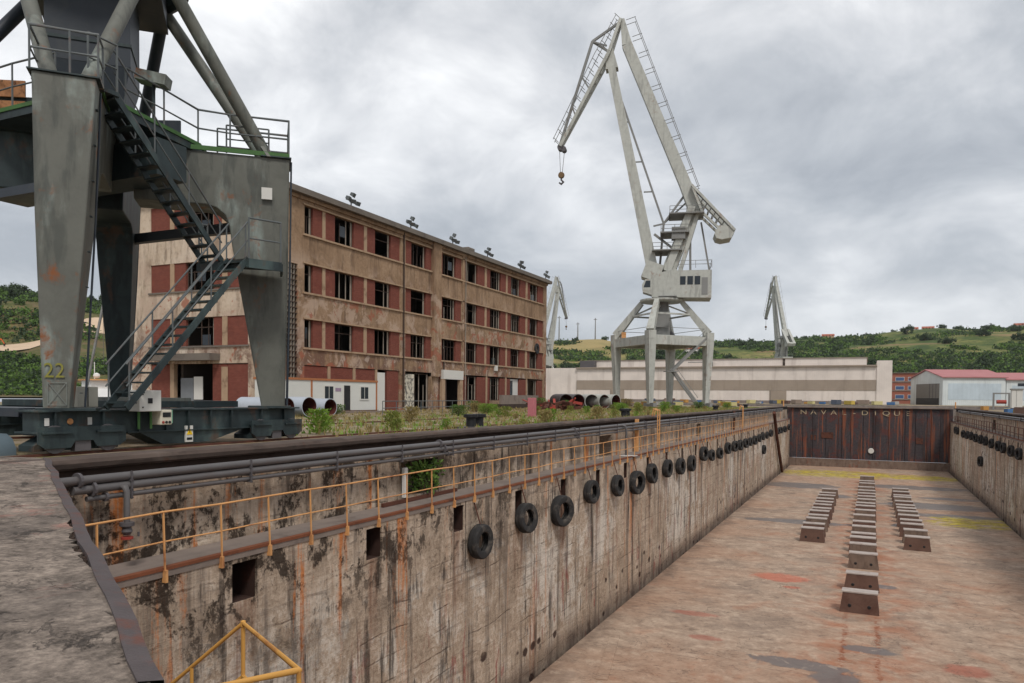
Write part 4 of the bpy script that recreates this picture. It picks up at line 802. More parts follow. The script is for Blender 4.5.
# small cover and hard hats of paint beside the rail
c = thing('mooring_cover', 'grey domed cover with black and yellow stripes beside the crane wheels', 'cover', (-16.1, 9.55, 0))
MB().prism([(-.42, 0), (.42, 0), (.42, .14), (.3, .34), (.1, .44), (-.1, .44), (-.3, .34), (-.42, .14)], lambda u, v, t: (-16.4 + u, 9.3 + .6 * t, v), flip=True).build('shell', m_plain('grey_blue_cover', S(96, 110, 118), .5, .15), c, smooth=True)
for i in range(4): MB().bar((-16.72 + i * .2, 9.292, .02), (-16.62 + i * .2, 9.292, .13), .012, .05, up=(1, 0, 0)).build('stripe', SIGNY, c)
c = thing('yellow_buffer', 'worn yellow-orange buffer block at the end of the quay slab', 'buffer', (-16.2, 8.7, 0)); MB().slab([(-16.9, 8.5), (-15.6, 8.5), (-15.5, 9.0), (-16.8, 9.1)], .0, .30).build('block', YELLOW, c, bevel=.05)

# ------------------------------------------------------------------ four-storey building
BX, BY0, BY1, BXE, BH = -38.0, 41.0, 91.5, -51.8, 16.3
BT = thing('factory_building', 'derelict four-storey tan building with red brick infill and broken windows', 'building', (BX, 66, 0))
SILL = [(13.25, 15.35), (8.95, 11.05), (4.85, 6.95)]
bays = [(44.69, 45.72), (48.3, 50.74), (53.66, 56.02), (59.3, 61.87), (64.95, 67.62), (69.85, 72.37), (75.37, 78.04), (80.76, 83.34), (86.27, 88.81)]
pan = [(45.72, 46.78), (47.11, 48.3), (50.74, 52.07), (52.46, 53.66), (56.02, 57.4), (58.25, 59.3), (61.87, 62.8), (64.2, 64.95), (67.62, 68.75), (69.24, 69.85), (72.37, 74.01), (74.43, 75.37), (78.04, 79.33), (79.71, 80.76), (83.34, 84.89), (85.42, 86.27), (88.81, 90.41)]
TH = .45
w = MB(); zs = [0]; 
bands = [(3.55, 4.85), (6.95, 8.95), (11.05, 13.25), (15.35, 15.95)]
for z0, z1 in bands:
    if z0 < 11: w.box(BX - TH, BX, BY0, 42.749, z0, z1); w.box(BX - TH, BX, 43.951, BY1, z0, z1)
    else: w.box(BX - TH, BX, BY0, BY1, z0, z1)
for y0, y1 in ((BY0, 42.75), (43.95, 44.69), (90.41, BY1)): 
    for z0, z1 in SILL: w.box(BX - TH, BX - .002, y0, y1, z0 + .0005, z1 - .0005)
for y0, y1 in ((BY0, 42.75), (43.95, 44.69), (90.41, BY1), (57.4, 58.2), (62.8, 64.2), (68.8, 69.2)): w.box(BX - TH, BX - .002, y0, y1, 0, 3.549)
# back wall, end walls, floors, roof
w.box(BXE, BXE + TH, BY0 + TH, BY1 - TH, 0, 15.9); w.box(BXE, BX - TH - .001, BY1 - TH, BY1, 0, 15.94)
eb = [(-49.7, -47.66, 'p'), (-47.24, -46.1, 'p'), (-46.1, -43.29, 'o'), (-43.29, -42.41, 'p'), (-41.92, -39.93, 'p')]
for z0, z1 in bands: w.box(BXE, BX - TH - .001, BY0, BY0 + TH, z0, z1)
for z0, z1 in SILL + [(0, 3.55)]: w.box(BXE, -49.7, BY0 + .002, BY0 + TH, z0, z1); w.box(-39.93, BX - TH - .001, BY0 + .002, BY0 + TH, z0, z1)
w.build('wall', PLASTER, BT)
fl = MB()
for z in (3.9, 8.0, 12.2, 15.75): fl.box(BXE + TH + .002, BX - TH - .004, BY0 + TH + .002, BY1 - TH - .002, z - .15, z + .1)
fl.box(-47.0, -46.8, BY0 + TH, BY1 - TH, .05, 15.5)
for y in (52, 63.5, 74.2, 84.9): fl.box(-46.8, BX - 2.2, y - .1, y + .1, .05, 15.5)
fl.build('floor_slabs', INTERIOR, BT)
MB().box(BXE - .5, BX + .55, BY0 - .5, BY1 + .5, 15.98, 16.35).build('cornice', ROOFEDGE, BT); MB().box(BXE - .2, BX + .3, BY0 - .2, BY1 + .2, 16.352, 16.5).build('roof', ROOFEDGE, BT)
MB().box(BX + .002, BX + .16, BY0, 62.7, 15.2 + .5, 15.96).build('eaves_mould', PLASTER, BT); MB().box(BX + .002, BX + .16, 64.4, BY1, 15.7, 15.96).build('eaves_mould', PLASTER, BT)
for y0, y1, pr in ((62.8, 64.2, .30), (57.45, 58.2, .05), (68.8, 69.2, .10)): MB().box(BX - TH + .01, BX + pr, y0, y1, 3.2, 15.97).build('pilaster', PLASTER, BT)
MB().path([(BX + .14, 57.8, .3), (BX + .14, 57.8, 15.9)], .08, 8).build('downpipe', FRAME_D, BT); MB().path([(BX + .1, 69.45, .3), (BX + .1, 69.45, 15.9)], .05, 8).build('downpipe', FRAME_W, BT)
for z0, z1 in SILL:
    for a, b in ((44.5, 62.75), (64.25, 90.5)): MB().box(BX + .003, BX + .12, a, b, z0 - .14, z0 - .002).build('sill', CREAM, BT); MB().box(BX + .003, BX + .10, a, b, z1 + .003, z1 + .11).build('lintel', CREAM, BT)
    MB().box(-49.9, -39.8, BY0 - .1, BY0 - .003, z0 - .12, z0 - .002).build('sill', ROOFEDGE, BT)
br_ = random.Random(21)
def steel_window(y0, y1, z0, z1, axis='y', fixed=BX - .28, seed=0):
    r = random.Random(seed); f = MB(); P_ = (lambda a, z: (fixed, a, z)) if axis == 'y' else (lambda a, z: (a, fixed, z)); u = (1, 0, 0) if axis == 'y' else (0, 1, 0)
    mt = FRAME_D
    for a in (y0 + .04, y1 - .04): f.bar(P_(a, z0), P_(a, z1), .07, .06, up=u)
    for z in (z0 + .03, z1 - .03): f.bar(P_(y0, z), P_(y1, z), .06, .06, up=u)
    o = f.build('window', mt, BT)
    nm = max(2, int((y1 - y0) / .62))
    for k in range(1, nm):
        a = y0 + (y1 - y0) * k / nm
        if r.random() < .85: zt = z1 if r.random() < .75 else z0 + (z1 - z0) * r.uniform(.5, .9); MB().bar(P_(a, z0), P_(a, zt), .06, .05, up=u).build('mullion', FRAME_D if r.random() < .6 else FRAME_W, o, off=parent_off(BT))
    z = z0 + (z1 - z0) * .66
    if r.random() < .75: MB().bar(P_(y0, z), P_(y1, z), .05, .05, up=u).build('transom', FRAME_D, o, off=parent_off(BT))
    if r.random() < .85:                                    # pale inner leaf of the frame at the far jamb
        a = y1 - .16; MB().bar(P_(a, z0), P_(a, z1), .16, .05, up=u).build('casement', FRAME_W, o, off=parent_off(BT))
    if r.random() < .35:
        a0 = y0 + (y1 - y0) * r.choice((0, .33, .5)); a1 = a0 + (y1 - y0) * .33; zb = z0 + (z1 - z0) * r.choice((.0, .33)); zt = zb + (z1 - z0) * .4
        q = MB(); q.add([P_(a0 + .05, zb), P_(a1 - .05, zb), P_(a1 - .05, zt), P_(a0 + .05, zt)], [(0, 1, 2, 3)]); q.build('pane', WIN_DARK, o, off=parent_off(BT))
    return o
for ri, (z0, z1) in enumerate(SILL):
    for bi, (y0, y1) in enumerate(bays): steel_window(y0, y1, z0, z1, seed=ri * 20 + bi)
    for y0, y1 in pan: MB().box(BX - .30, BX - .07 + br_.uniform(-.02, .02), y0 + .002, y1 - .002, z0 + .002, z1 - .002).build('brick_panel', BRICK, BT)
    ys = sorted([v for p in pan for v in p])
    for a, b in zip(pan, pan[1:]):
        if 0 < b[0] - a[1] < .9 and not any(a[1] <= q[0] < b[0] for q in bays): MB().box(BX - .34, BX - .012, a[1], b[0], z0 + .001, z1 - .001).build('mullion', CREAM, BT)
    for a, b, k in eb:
        if k == 'p': MB().box(a + .002, b - .002, BY0 + .07, BY0 + .3, z0 + .002, z1 - .002).build('brick_panel', BRICK, BT)
        else: steel_window(a, b, z0, z1, 'x', BY0 + .28, 300 + ri)
    for a, b in ((-47.66, -47.24), (-42.41, -41.92)): MB().box(a, b, BY0 + .012, BY0 + .34, z0 + .001, z1 - .001).build('mullion', CREAM, BT)
# brick patch on the third bay front
# lattice stair window at the corner
lw = MB().box(BX - .3, BX - .25, 42.75, 43.95, .3, 10.9).build('stair_window', WIN_DARK, BT)
for i in range(26): z = .5 + .4 * i; MB().box(BX - .25, BX - .05, 42.75, 43.95, z - .03, z + .03).build('glazing_bar', FRAME_D, lw, off=parent_off(BT))
for y in (43.05, 43.35, 43.65): MB().box(BX - .24, BX - .06, y - .02, y + .02, .3, 10.9).build('glazing_bar', FRAME_W, lw, off=parent_off(BT))
MB().box(BX - TH, BX - .004, 42.75, 43.95, 10.9, 11.04).build('stair_window_head', PLASTER, BT); MB().box(BX - TH, BX - .004, 42.75, 43.95, 13.25, 15.35).build('stair_window_head', PLASTER, BT)
# end wall, street level: doorway, canopy
for a, b in ((-49.7, -47.7), (-43.4, -41.95), (-41.9, -39.95)): MB().box(a, b, BY0 + .07, BY0 + .3, .0, 3.5).build('brick_panel', BRICK, BT)
MB().box(-47.7, -47.3, BY0 + .02, BY0 + .35, 0, 3.549).build('mullion', CREAM, BT); MB().box(-42.5, -41.9, BY0 + .02, BY0 + .06, 0, 3.3).build('mullion', CREAM, BT)
MB().box(-48.6, -42.6, BY0 - 1.0, BY0 - .002, 3.75, 4.25).build('canopy', ROOFEDGE, BT)
dw = MB().box(-46.9, -45.6, BY0 + .3, BY0 + .36, .2, 2.5).build('door', m_plain('grey_door', S(120, 124, 128), .6, .15), BT); MB().box(-45.5, -44.6, BY0 + .25, BY0 + .3, .9, 2.6).build('door_board', CABWHITE, BT)
# facade, street level
POST = G('painted_panel'); f = POST.noise(2.2, 6, .65, 1.2); POSTM = POST.fin(POST.ramp(f, [(.4, S(206, 198, 180)), (.5, S(178, 172, 158)), (.56, S(86, 84, 82)), (.66, S(130, 126, 118))]), .9)
for (y0, y1, z1, mt, nm) in ((44.7, 47.4, 3.5, BRICK, 'brick_panel'), (47.8, 50.6, 3.5, BRICK, 'brick_panel'), (51, 53.7, 3.5, BRICK, 'brick_panel'), (54.0, 55.2, 3.3, CABWHITE, 'door_board'), (55.5, 57.3, 3.5, BRICK, 'brick_panel'), (58.4, 59.9, 3.3, POSTM, 'mural_panel'), (64.5, 65.3, 3.5, BRICK, 'brick_panel'), (69.4, 70.0, 3.4, BRICK, 'brick_panel'), (72.4, 74.4, 3.4, BRICK, 'brick_panel'), (74.8, 75.4, 3.4, BRICK, 'brick_panel'), (78, 79.3, 3.4, BRICK, 'brick_panel'), (79.7, 80.7, 3.4, BRICK, 'brick_panel'), (83.3, 85.2, 3.4, BRICK, 'brick_panel'), (88.8, 90.4, 3.4, BRICK, 'brick_panel')):
    MB().box(BX - .3, BX - .07, y0, y1, .0, z1).build(nm, mt, BT)
for y in (47.6, 50.8, 53.85, 74.6, 79.5, 85.4): MB().box(BX - .34, BX - .015, y - .15, y + .15, 0, 3.549).build('mullion', CREAM, BT)
for i, (y0, y1) in enumerate(((60.2, 62.6), (70, 72.4), (75.4, 78), (85.6, 88.8))): steel_window(y0, y1, .9 if i else .1, 3.4, seed=400 + i)
for i, (y0, y1) in enumerate(((70, 72.4), (75.4, 78), (85.6, 88.8))): MB().box(BX - .3, BX - .05, y0, y1, 0, .88).build('parapet_panel', CREAM, BT)
ds = MB().box(BX + .004, BX + .35, 64.6, 68.6, 3.0, 3.9).build('door_hood', CABWHITE, BT); MB().box(BX + .004, BX + .3, 64.4, 65.0, 0, 3.0).build('door_jamb', CREAM, BT); MB().box(BX + .004, BX + .3, 68.0, 68.6, 0, 3.0).build('door_jamb', CREAM, BT)
MB().box(BX - .3, BX - .25, 65.0, 66.2, 0, 2.9).build('door', FRAME_D, BT)
wn_ = MB().box(BX - .3, BX - .26, 80.75, 83.3, .9, 3.4).build('window', CABWHITE, BT); MB().box(BX - .255, BX - .25, 81.0, 81.8, 1.2, 3.2).build('pane', WIN_DARK, wn_, off=parent_off(BT))
ld = thing('loading_platform', 'low grey concrete loading platform wall against the building front', 'platform', (BX + 1, 79, 0)); MB().box(BX + .2, BX + 2.0, 74.2, 84.4, 0, .5).build('base', RECESS, ld); MB().box(BX + 1.7, BX + 2.0, 74.2, 84.4, .502, 1.5).build('parapet', LEDGE, ld)
MB().lathe([(.3, -.05), (.65, -.06), (.68, 0), (.65, .06), (.3, .05)], 20, (BX + .12, 88.2, 7.4), (1, 0, 0), closed=True).build('vent_fan', BLACKM, BT); MB().lathe([(.0, .02), (.12, .02), (.12, 0)], 8, (BX + .12, 88.2, 7.4), (1, 0, 0)).build('fan_hub', BLACKM, BT)
MB().box(BX + .004, BX + .2, 76.3, 76.9, 4.2, 4.8).build('wall_lamp', CABWHITE, BT); MB().box(BX + .004, BX + .1, 65.0, 65.2, 3.9, 6).build('cable', FRAME_D, BT)
# roof floodlights
def floods(y, seed):
    r = random.Random(seed); T = thing('roof_floodlight', 'cluster of grey floodlights on a short pole at the roof edge', 'floodlight', (BX - .1, y, 16.5), 0, 'floodlights along the roof edge')
    MB().path([(0, 0, 0), (0, 0, .75)], .05, 6).build('pole', PIPED, T, off=(0, 0, 0)); MB().bar((0, -.65, .5), (0, .65, .5), .06).build('crossbar', PIPED, T, off=(0, 0, 0))
    for dy, dz in ((-.6, .6), (.0, 1.0), (.6, .45), (-.05, .5)):
        a = r.uniform(-.5, .5); c = Vector((.12, dy, dz)); v = Vector((math.cos(a), math.sin(a), -.5)).normalized()
        MB().bar(c - v * .12, c + v * .2, .34, .24, w2=.48, h2=.34).build('lamp_head', GALV, T, off=(0, 0, 0))
for i, y in enumerate((50.4, 59.25, 67.0, 74.7, 83.4, 91.3)): floods(y, i)
tag(MB().box(BX - .6, BX + .2, 69.8, 71.2, 16.5, 16.85).build('roof_debris', ROOFEDGE, loc=(BX, 70, 16.5), bevel=.08), 'lump of rubble on the roof edge between two floodlights', 'rubble')

# ------------------------------------------------------------------ cabin, tubes and clutter on the quay
c = thing('site_cabin', 'white portable site cabin with orange-brown trim and a dark open door', 'cabin', (-36.6, 45, 0))
X0 = -35.5; Y0, YM, Y1 = 39.0, 42.5, 50.4
MB().box(X0 - 1.9, X0, Y0 + .02, Y1 - .02, .18, 2.34).build('body', m_plain('cabin_panel', S(206, 206, 200), .6, .07, sc=1.2), c); MB().box(X0 - 2.0, X0 + .06, Y0 - .03, Y1 + .03, 2.345, 2.5).build('roof_trim', m_plain('cabin_trim', S(164, 106, 70), .7, .15), c); CT = bpy.data.materials['cabin_trim']
for y in (YM, Y1 - .1): MB().box(X0 + .002, X0 + .05, y - .07, y + .07, .18, 2.34).build('corner_post', CT, c)
MB().box(X0 - 1.9, X0 + .05, Y0, Y1, .04, .178).build('base_frame', RUSTSTEEL, c)
MB().box(X0 + .002, X0 + .02, 46.1, 46.9, .2, 2.05).build('doorway', BLACKM, c); MB().box(X0 + .003, X0 + .06, 46.02, 46.1, .2, 2.1).build('door_frame', CABWHITE, c); MB().box(X0 + .003, X0 + .06, 46.9, 46.98, .2, 2.1).build('door_frame', CABWHITE, c)  # flat black panel stands in for the shade inside the open doorway
for y0, y1 in ((43.8, 44.95), (48.1, 49.25)):
    f = MB().box(X0 + .003, X0 + .05, y0, y1, .95, 2.05).build('window', CABWHITE, c); MB().box(X0 + .051, X0 + .055, y0 + .1, (y0 + y1) / 2 - .03, 1.05, 1.95).build('pane', WIN_DARK, f, off=parent_off(c)); MB().box(X0 + .051, X0 + .055, (y0 + y1) / 2 + .03, y1 - .1, 1.05, 1.95).build('pane', WIN_DARK, f, off=parent_off(c))
MB().box(X0 + .003, X0 + .02, 45.15, 45.8, 1.6, 1.85).build('sign', m_plain('faded_sign', S(150, 130, 150), .6, .3, sc=6), c)
tag(MB().box(-35.2, -34.3, 44, 54, 0, .12).build('walkway_boards', LEDGE, loc=(-34.7, 49, 0)), 'pale boards laid on the ground in front of the site cabin', 'boards')
def tube(x, y, z, r, l, ang, label, grp='large grey steel tubes', mt=None):
    T = thing('steel_tube', label, 'tube', (x, y, 0), 0, grp); dv = Vector((math.cos(ang), math.sin(ang), 0)); m = mt or TUBEG
    MB().lathe([(r, -l), (r, 0), (r * .93, 0), (r * .93, -l)], 28, (x, y, z), tuple(dv), closed=True).build('shell', m, T, smooth=True)
    MB().lathe([(r * .925, -l), (r * .925, -.01)], 28, (x, y, z), tuple(dv)).build('lining', TUBEIN, T, smooth=True)
tube(-30.5, 34.4, .58, .58, 4, -.14, 'large grey steel tube half hidden by the crane leg'); tube(-30.3, 36.1, .6, .6, 4, -.14, 'largest grey steel tube with a rusty mouth in front of the site cabin'); tube(-30.4, 38.2, .55, .55, 3.5, -.14, 'grey steel tube with a rusty mouth next to the largest tube')
for i, (x, y, a) in enumerate(((-31.5, 82, -.9), (-30.6, 83.6, -.8), (-29.3, 84.6, -1.0), (-28.0, 85.4, -.6), (-26.9, 86.4, -.4))): tube(x, y, .85, .85, 4, a, 'big pale steel tube lying open-ended near the harbour crane', 'pale tubes near the harbour crane', CRANEW if i in (2, 3, 4) else PIPED)
# pale barrier
c = thing('pipe_barrier', 'pale grey tubular barrier in front of the building entrance', 'barrier', (-31, 49, 0)); WB = GALV; pts = [(-28.3 - .25 * i, 40.8 + 1.95 * i, 0) for i in range(9)]
for z, nm in ((.95, 'top_rail'), (.5, 'mid_rail')): MB().path([(p[0], p[1], z) for p in pts], .027, 8).build(nm, WB, c, smooth=True)
for p in pts: MB().path([p, (p[0], p[1], .95)], .027, 8).build('post', WB, c)
o = tag(MB().box(-20.05, -19.6, 45.2, 45.65, 0, 1.25).build('marker_post', m_plain('faded_pink_paint', S(176, 106, 112), .8, .15), loc=(-19.9, 45.4, 0), bevel=.03), 'faded pink square post standing among the weeds', 'post')
def bollard(x, y, lab, s=1):
    T = thing('mooring_bollard', lab, 'bollard', (x, y, 0), 0, 'mooring bollards'); 
    for dx in (-.35, .35): MB().lathe([(.2 * s, 0), (.19 * s, .42 * s), (.3 * s, .46 * s), (.3 * s, .58 * s), (0, .6 * s)], 16, (x, y + dx * s, 0)).build('head', BLACKM, T, smooth=True)
    MB().box(x - .4 * s, x + .4 * s, y - .75 * s, y + .75 * s, 0, .08).build('base', PIPED, T)
for x, y, lab in ((-14.6, 27.6, 'black twin bollard on the quay between the weeds and the coping'), (-14.6, 49, 'black twin bollard on the quay short of the orange ladder'), (-14.6, 82, 'black twin bollard on the quay beyond the orange ladder'), (-14.6, 104, 'black twin bollard on the quay near the leaning pipe')): bollard(x, y, lab)
# rusty scrap bundle
rs = random.Random(9)
for k, (x, y) in enumerate(((-27.2, 64.5), (-26.8, 68.5))):
    T = thing('scrap_bundle', ['dark red rusty scrap bundle heaped by the shrubs', 'second dark red scrap heap, beside the pale tubes'][k], 'scrap', (x, y, 0)); 
    for i in range(16):
        a = Vector((x + rs.uniform(-1.2, 1.2), y + rs.uniform(-1.6, 1.6), rs.uniform(.05, .9))); v = Vector((rs.uniform(-1, 1), rs.uniform(-1, 1), rs.uniform(-.25, .25))); v = v.normalized() * rs.uniform(.5, 1.1); a.z = max(a.z, .12 + abs(v.z)); MB().bar(a - v, a + v, rs.uniform(.06, .3), rs.uniform(.05, .4)).build('piece', VRED if i % 3 == 0 else RUSTSTEEL, T)
cols = [S(70, 106, 150), S(190, 164, 80), S(176, 130, 70), S(160, 156, 152), S(96, 74, 66), S(190, 180, 130), S(78, 84, 98), S(136, 120, 108)]
cm = [m_plain('crate_paint_%d' % i, c_, .7, .15) for i, c_ in enumerate(cols)]
cn = ['blue', 'yellow', 'orange', 'pale grey', 'brown', 'light yellow', 'slate', 'tan']
for k in range(22):
    x = -40 + rs.uniform(-6, 22) ; y = 118 + rs.uniform(0, 20); s = rs.uniform(.3, .8); i = k % 8
    T = thing('equipment_crate', '%s crate with a lidded top in the far jumble of gear before the warehouse' % cn[i], 'crate', (x, y, 0), rs.uniform(0, 3), 'gear stored at the quay end'); MB().box(-s, s, -s * .7, s * .7, .1, s).build('body', cm[i], T, off=(0, 0, 0)); MB().box(-s * 1.05, s * 1.05, -s * .75, s * .75, s + .002, s + .1).build('lid', cm[(i + 3) % 8], T, off=(0, 0, 0)); MB().box(-s * .8, s * .8, -s * .5, s * .5, 0, .098).build('skid', PIPED, T, off=(0, 0, 0))
for k in range(34):
    x = -62 + 2.1 * k + rs.uniform(-1, 1); y = 214 + rs.uniform(0, 20); s = rs.uniform(.5, 1.1); i = (k * 3) % 8
    T = thing('equipment_crate', '%s crate in the row of stores along the foot of the warehouse' % cn[i], 'crate', (x, y, 0), rs.uniform(0, 3), 'stores along the warehouse'); MB().box(-s * 1.4, s * 1.4, -s * .7, s * .7, .1, s * 1.2).build('body', cm[i], T, off=(0, 0, 0)); MB().box(-s * 1.3, s * 1.3, -s * .6, s * .6, 0, .098).build('skid', PIPED, T, off=(0, 0, 0))

# ------------------------------------------------------------------ level-luffing harbour cranes
KS = .1382
def K(px, py, y=0): return Vector(((px - 663) * KS, y, (404 - py) * KS))
def harbour_crane(label, loc, rz, portal_rot):
    T = thing('harbour_crane', label, 'crane', loc, rz)
    B_ = lambda mb, nm, mt=CRANEW, par=None, sm=False: mb.build(nm, mt, par or T, off=(0, 0, 0), smooth=sm)
    c, s = math.cos(portal_rot), math.sin(portal_rot); R = lambda x, y, z: Vector((c * x - s * y, s * x + c * y, z))
    a = 4.5; zk = 9.6; zt = 14.4
    for sx in (-1, 1):
        for sy in (-1, 1):
            m = MB(); m.bar(R(sx * (a - .15), sy * (a - .15), .5), R(sx * a, sy * a, zk - .6), .6, .6, w2=1.1, h2=1.1, up=R(1, 0, 0)); m.bar(R(sx * a, sy * a, zk - .6), R(sx * a, sy * a, zk + .5), 1.1, 1.1, up=R(1, 0, 0)); B_(m, 'leg')
            m = MB(); m.bar(R(sx * a, sy * a, zk + .4), R(sx * 1.95, sy * 1.95, zt), 1.02, 1.02, w2=.62, h2=.62); B_(m, 'upper_leg')
            m = MB(); m.bar(R(sx * (a - .15) - 1.1 * 0, sy * (a - .15) - 1.2, .45), R(sx * (a - .15), sy * (a - .15) + 1.2, .45), .5, .5); B_(m, 'bogie', CRANEG)
    for q in range(4):
        p = [(-1, -1), (1, -1), (1, 1), (-1, 1)]; i, j = p[q], p[(q + 1) % 4]
        m = MB(); m.bar(R(i[0] * a, i[1] * a, zk - .7), R(j[0] * a, j[1] * a, zk - .7), .8, 1.15); B_(m, 'portal_beam')
        m = MB(); m.bar(R(i[0] * 3.0, i[1] * 3.0, 12.6), R(j[0] * 3.0, j[1] * 3.0, 12.6), .22, .22); B_(m, 'tie_bar')
        m = MB(); m.bar(R(i[0] * 2.9, i[1] * 2.9, 12.6), R(0, 0, 14.3), .2, .2); B_(m, 'tie_bar')
        rl = MB().path([R(i[0] * a, i[1] * a, zk + 1.0), R(j[0] * a, j[1] * a, zk + 1.0)], .04, 6); B_(rl, 'deck_rail', CRANEG)
    m = MB(); m.lathe([(0, -.05), (4.1, -.05), (4.1, .1), (0, .1)], 4, (0, 0, zk - .1)); m.v = [tuple(R(*Vector(v))) for v in m.v]; B_(MB().prism([(-a + .3, -a + .3), (a - .3, -a + .3), (a - .3, a - .3), (-a + .3, a - .3)], lambda u, v, t: R(u, v, zk - .12 + .14 * t)), 'portal_deck')
    B_(MB().lathe([(.0, zk), (1.25, zk), (1.25, zk + 2.2), (.95, zk + 2.3), (.95, zt), (0, zt)], 12), 'slew_column', CRANEG, None, True); m = MB(); m.box(-.9, 1.1, -1.6, -.9, 11.0, 13.0); B_(m, 'switch_house', CRANEG)
    B_(MB().lathe([(0, zt), (2.8, zt), (2.95, zt + .15), (2.95, zt + .35), (0, zt + .4)], 28), 'slew_ring', CRANEW, None, False)
    for x, y in ((-4.0, 3.2), (-3.9, -3.2)): v = R(x, y, zk); m = MB(); m.box(v.x - .3, v.x + .3, v.y - .3, v.y + .3, zk, zk + .8); B_(m, 'motor_box', ORANGE)
    m = MB(); m.lathe([(0, 0), (.9, 0), (.9, .6), (.5, 1.1), (0, 1.2)], 12, tuple(R(2.7, 2.2, zk))); B_(m, 'cable_drum', PIPED, None, True)
    for p, q in ((R(4.2, -4.6, zk), R(-1.4, -4.8, 4.9)), (R(-1.2, -4.9, 4.8), R(2.7, -4.9, .4))):
        for o in (-.3, .3): m = MB(); m.bar(p + R(0, o, 0), q + R(0, o, 0), .1, .25); B_(m, 'stair_stringer', CRANEG)
        m = MB(); m.bar(p + Vector((0, 0, 1)), q + Vector((0, 0, 1)), .05); B_(m, 'stair_rail', CRANEG)
    m = MB(); m.bar(R(-2.4, -4.8, 4.8), R(-.8, -4.9, 4.8), .9, .1); B_(m, 'stair_landing', CRANEG)
    # machinery house and operator cabin
    z0, z1 = 14.9, 18.7
    h = B_(MB().prism([(-1.3, z0), (6.5, z0 - .2), (6.5, z1 - .3), (2.0, z1 - .3), (2.0, z1 - .1), (-.2, z1 - .5), (-1.3, 17.4)], lambda u, v, t: (u, -2.2 + 4.4 * t, v), flip=True), 'machinery_house')
    for x in (2.4, 3.35, 4.3): m = MB(); m.box(x, x + .72, -2.24, -2.2, 16.5, 17.6); o = B_(m, 'window', WIN_DARK)
    m = MB(); m.box(5.2, 6.0, -2.23, -2.2, 15.1, 17.4); B_(m, 'door', CRANEG); m = MB(); m.box(-.4, 2.0, -2.7, -2.2, z0, z0 + .1); B_(m, 'side_platform', CRANEG)
    m = MB(); m.prism([(-2.5, 15.6), (-1.29, 15.2), (-1.29, 17.3), (-2.2, 17.3), (-2.6, 16.6)], lambda u, v, t: (u, -2.3 + 2.1 * t, v), flip=True); cb = B_(m, 'operator_cabin'); m = MB(); m.add([(-2.56, -2.0, 15.9), (-2.63, -2.0, 16.6), (-2.63, -.5, 16.6), (-2.56, -.5, 15.9)], [(0, 1, 2, 3)]); m.add([(-2.4, -2.31, 16.2), (-1.5, -2.31, 16.2), (-1.5, -2.31, 17.1), (-2.1, -2.31, 17.1)], [(0, 1, 2, 3)]); B_(m, 'window', WIN_DARK, cb)
    rl = [(2.2, -2.1, z1), (4.4, -2.1, z1), (6.5, -2.1, z1), (6.5, 2.1, z1)]
    for zz in (.5, 1.0): m = MB(); m.path([(x, y, z + zz) for x, y, z in rl], .035, 6); B_(m, 'house_rail', CRANEG)
    for p in rl: m = MB(); m.path([p, (p[0], p[1], p[2] + 1)], .035, 6); B_(m, 'rail_post', CRANEG)
    # main boom, fly jib, back tie, tower
    m = MB(); m.bar(K(655.5, 276), K(611, 66), 1.55, 2.2, up=(0, 1, 0), w2=1.05, h2=1.5); m.bar(K(611.5, 68), K(609.3, 48), 1.7, 1.5, up=(0, 1, 0), w2=.8, h2=.9); B_(m, 'boom')
    m = MB(); m.bar(K(651, 278), K(657, 262), 2.4, 3.0, up=(0, 1, 0)); B_(m, 'boom_foot')
    jm = MB()
    for y in (-.9, .9): jm.bar(K(619.5, 20, y * .6), K(609, 52, y), .4, .6, up=(0, 1, 0)); jm.bar(K(609, 52, y), K(560.5, 141, y * .35), .42, .62, up=(0, 1, 0))
    jib = B_(jm, 'fly_jib')
    for t in range(11): 
        f = t / 10; m = MB(); yy = .9 - .58 * f; p = K(609, 52).lerp(K(560.5, 141), f); m.bar(p + Vector((0, -yy, 0)), p + Vector((0, yy, 0)), .18); B_(m, 'jib_rung', CRANEW, jib)
    m = MB(); m.bar(K(619, 21), K(591.5, 38), .3); m.bar(K(591.5, 38), K(559.5, 140), .34); m.bar(K(591.5, 38), K(609, 50), .28); m.bar(K(591.5, 38), K(606, 46, -.8), .2); B_(m, 'jib_strut', CRANEG, jib)
    for f in (.33, .62): p = K(591.5, 38).lerp(K(559.5, 140), f); q = K(609, 52).lerp(K(560.5, 141), f + .06); m = MB(); m.bar(p, q, .2); B_(m, 'jib_strut', CRANEG, jib)
    for y in (-1.1, 1.1):
        p, q = K(617, 20, y * .7), K(557, 138, y * .6); m = MB(); m.path([p + Vector((-.3, 0, .5)), K(598, 58, y) + Vector((-.5, 0, .6)), q + Vector((-.5, 0, .5))], .05, 5); B_(m, 'walk_rail', CRANEG, jib)
        for f in range(15): a_ = p.lerp(q, f / 14); m = MB(); m.path([a_ + Vector((.3, 0, 0)), a_ + Vector((-.45, 0, .75))], .045, 4); B_(m, 'rail_post', CRANEG, jib)
    m = MB(); m.lathe([(0, -.5), (.42, -.5), (.42, .5), (0, .5)], 14, tuple(K(560.5, 142)), (0, 1, 0)); m.lathe([(0, -.5), (.36, -.5), (.36, .5), (0, .5)], 14, tuple(K(564, 144)), (0, 1, 0)); B_(m, 'head_sheave', PIPED, jib)
    for x in (559.5, 564.5): m = MB(); m.path([K(x, 145), K(561.5 + (x - 562) * .35, 168)], .035, 4); B_(m, 'hoist_rope', PIPED)
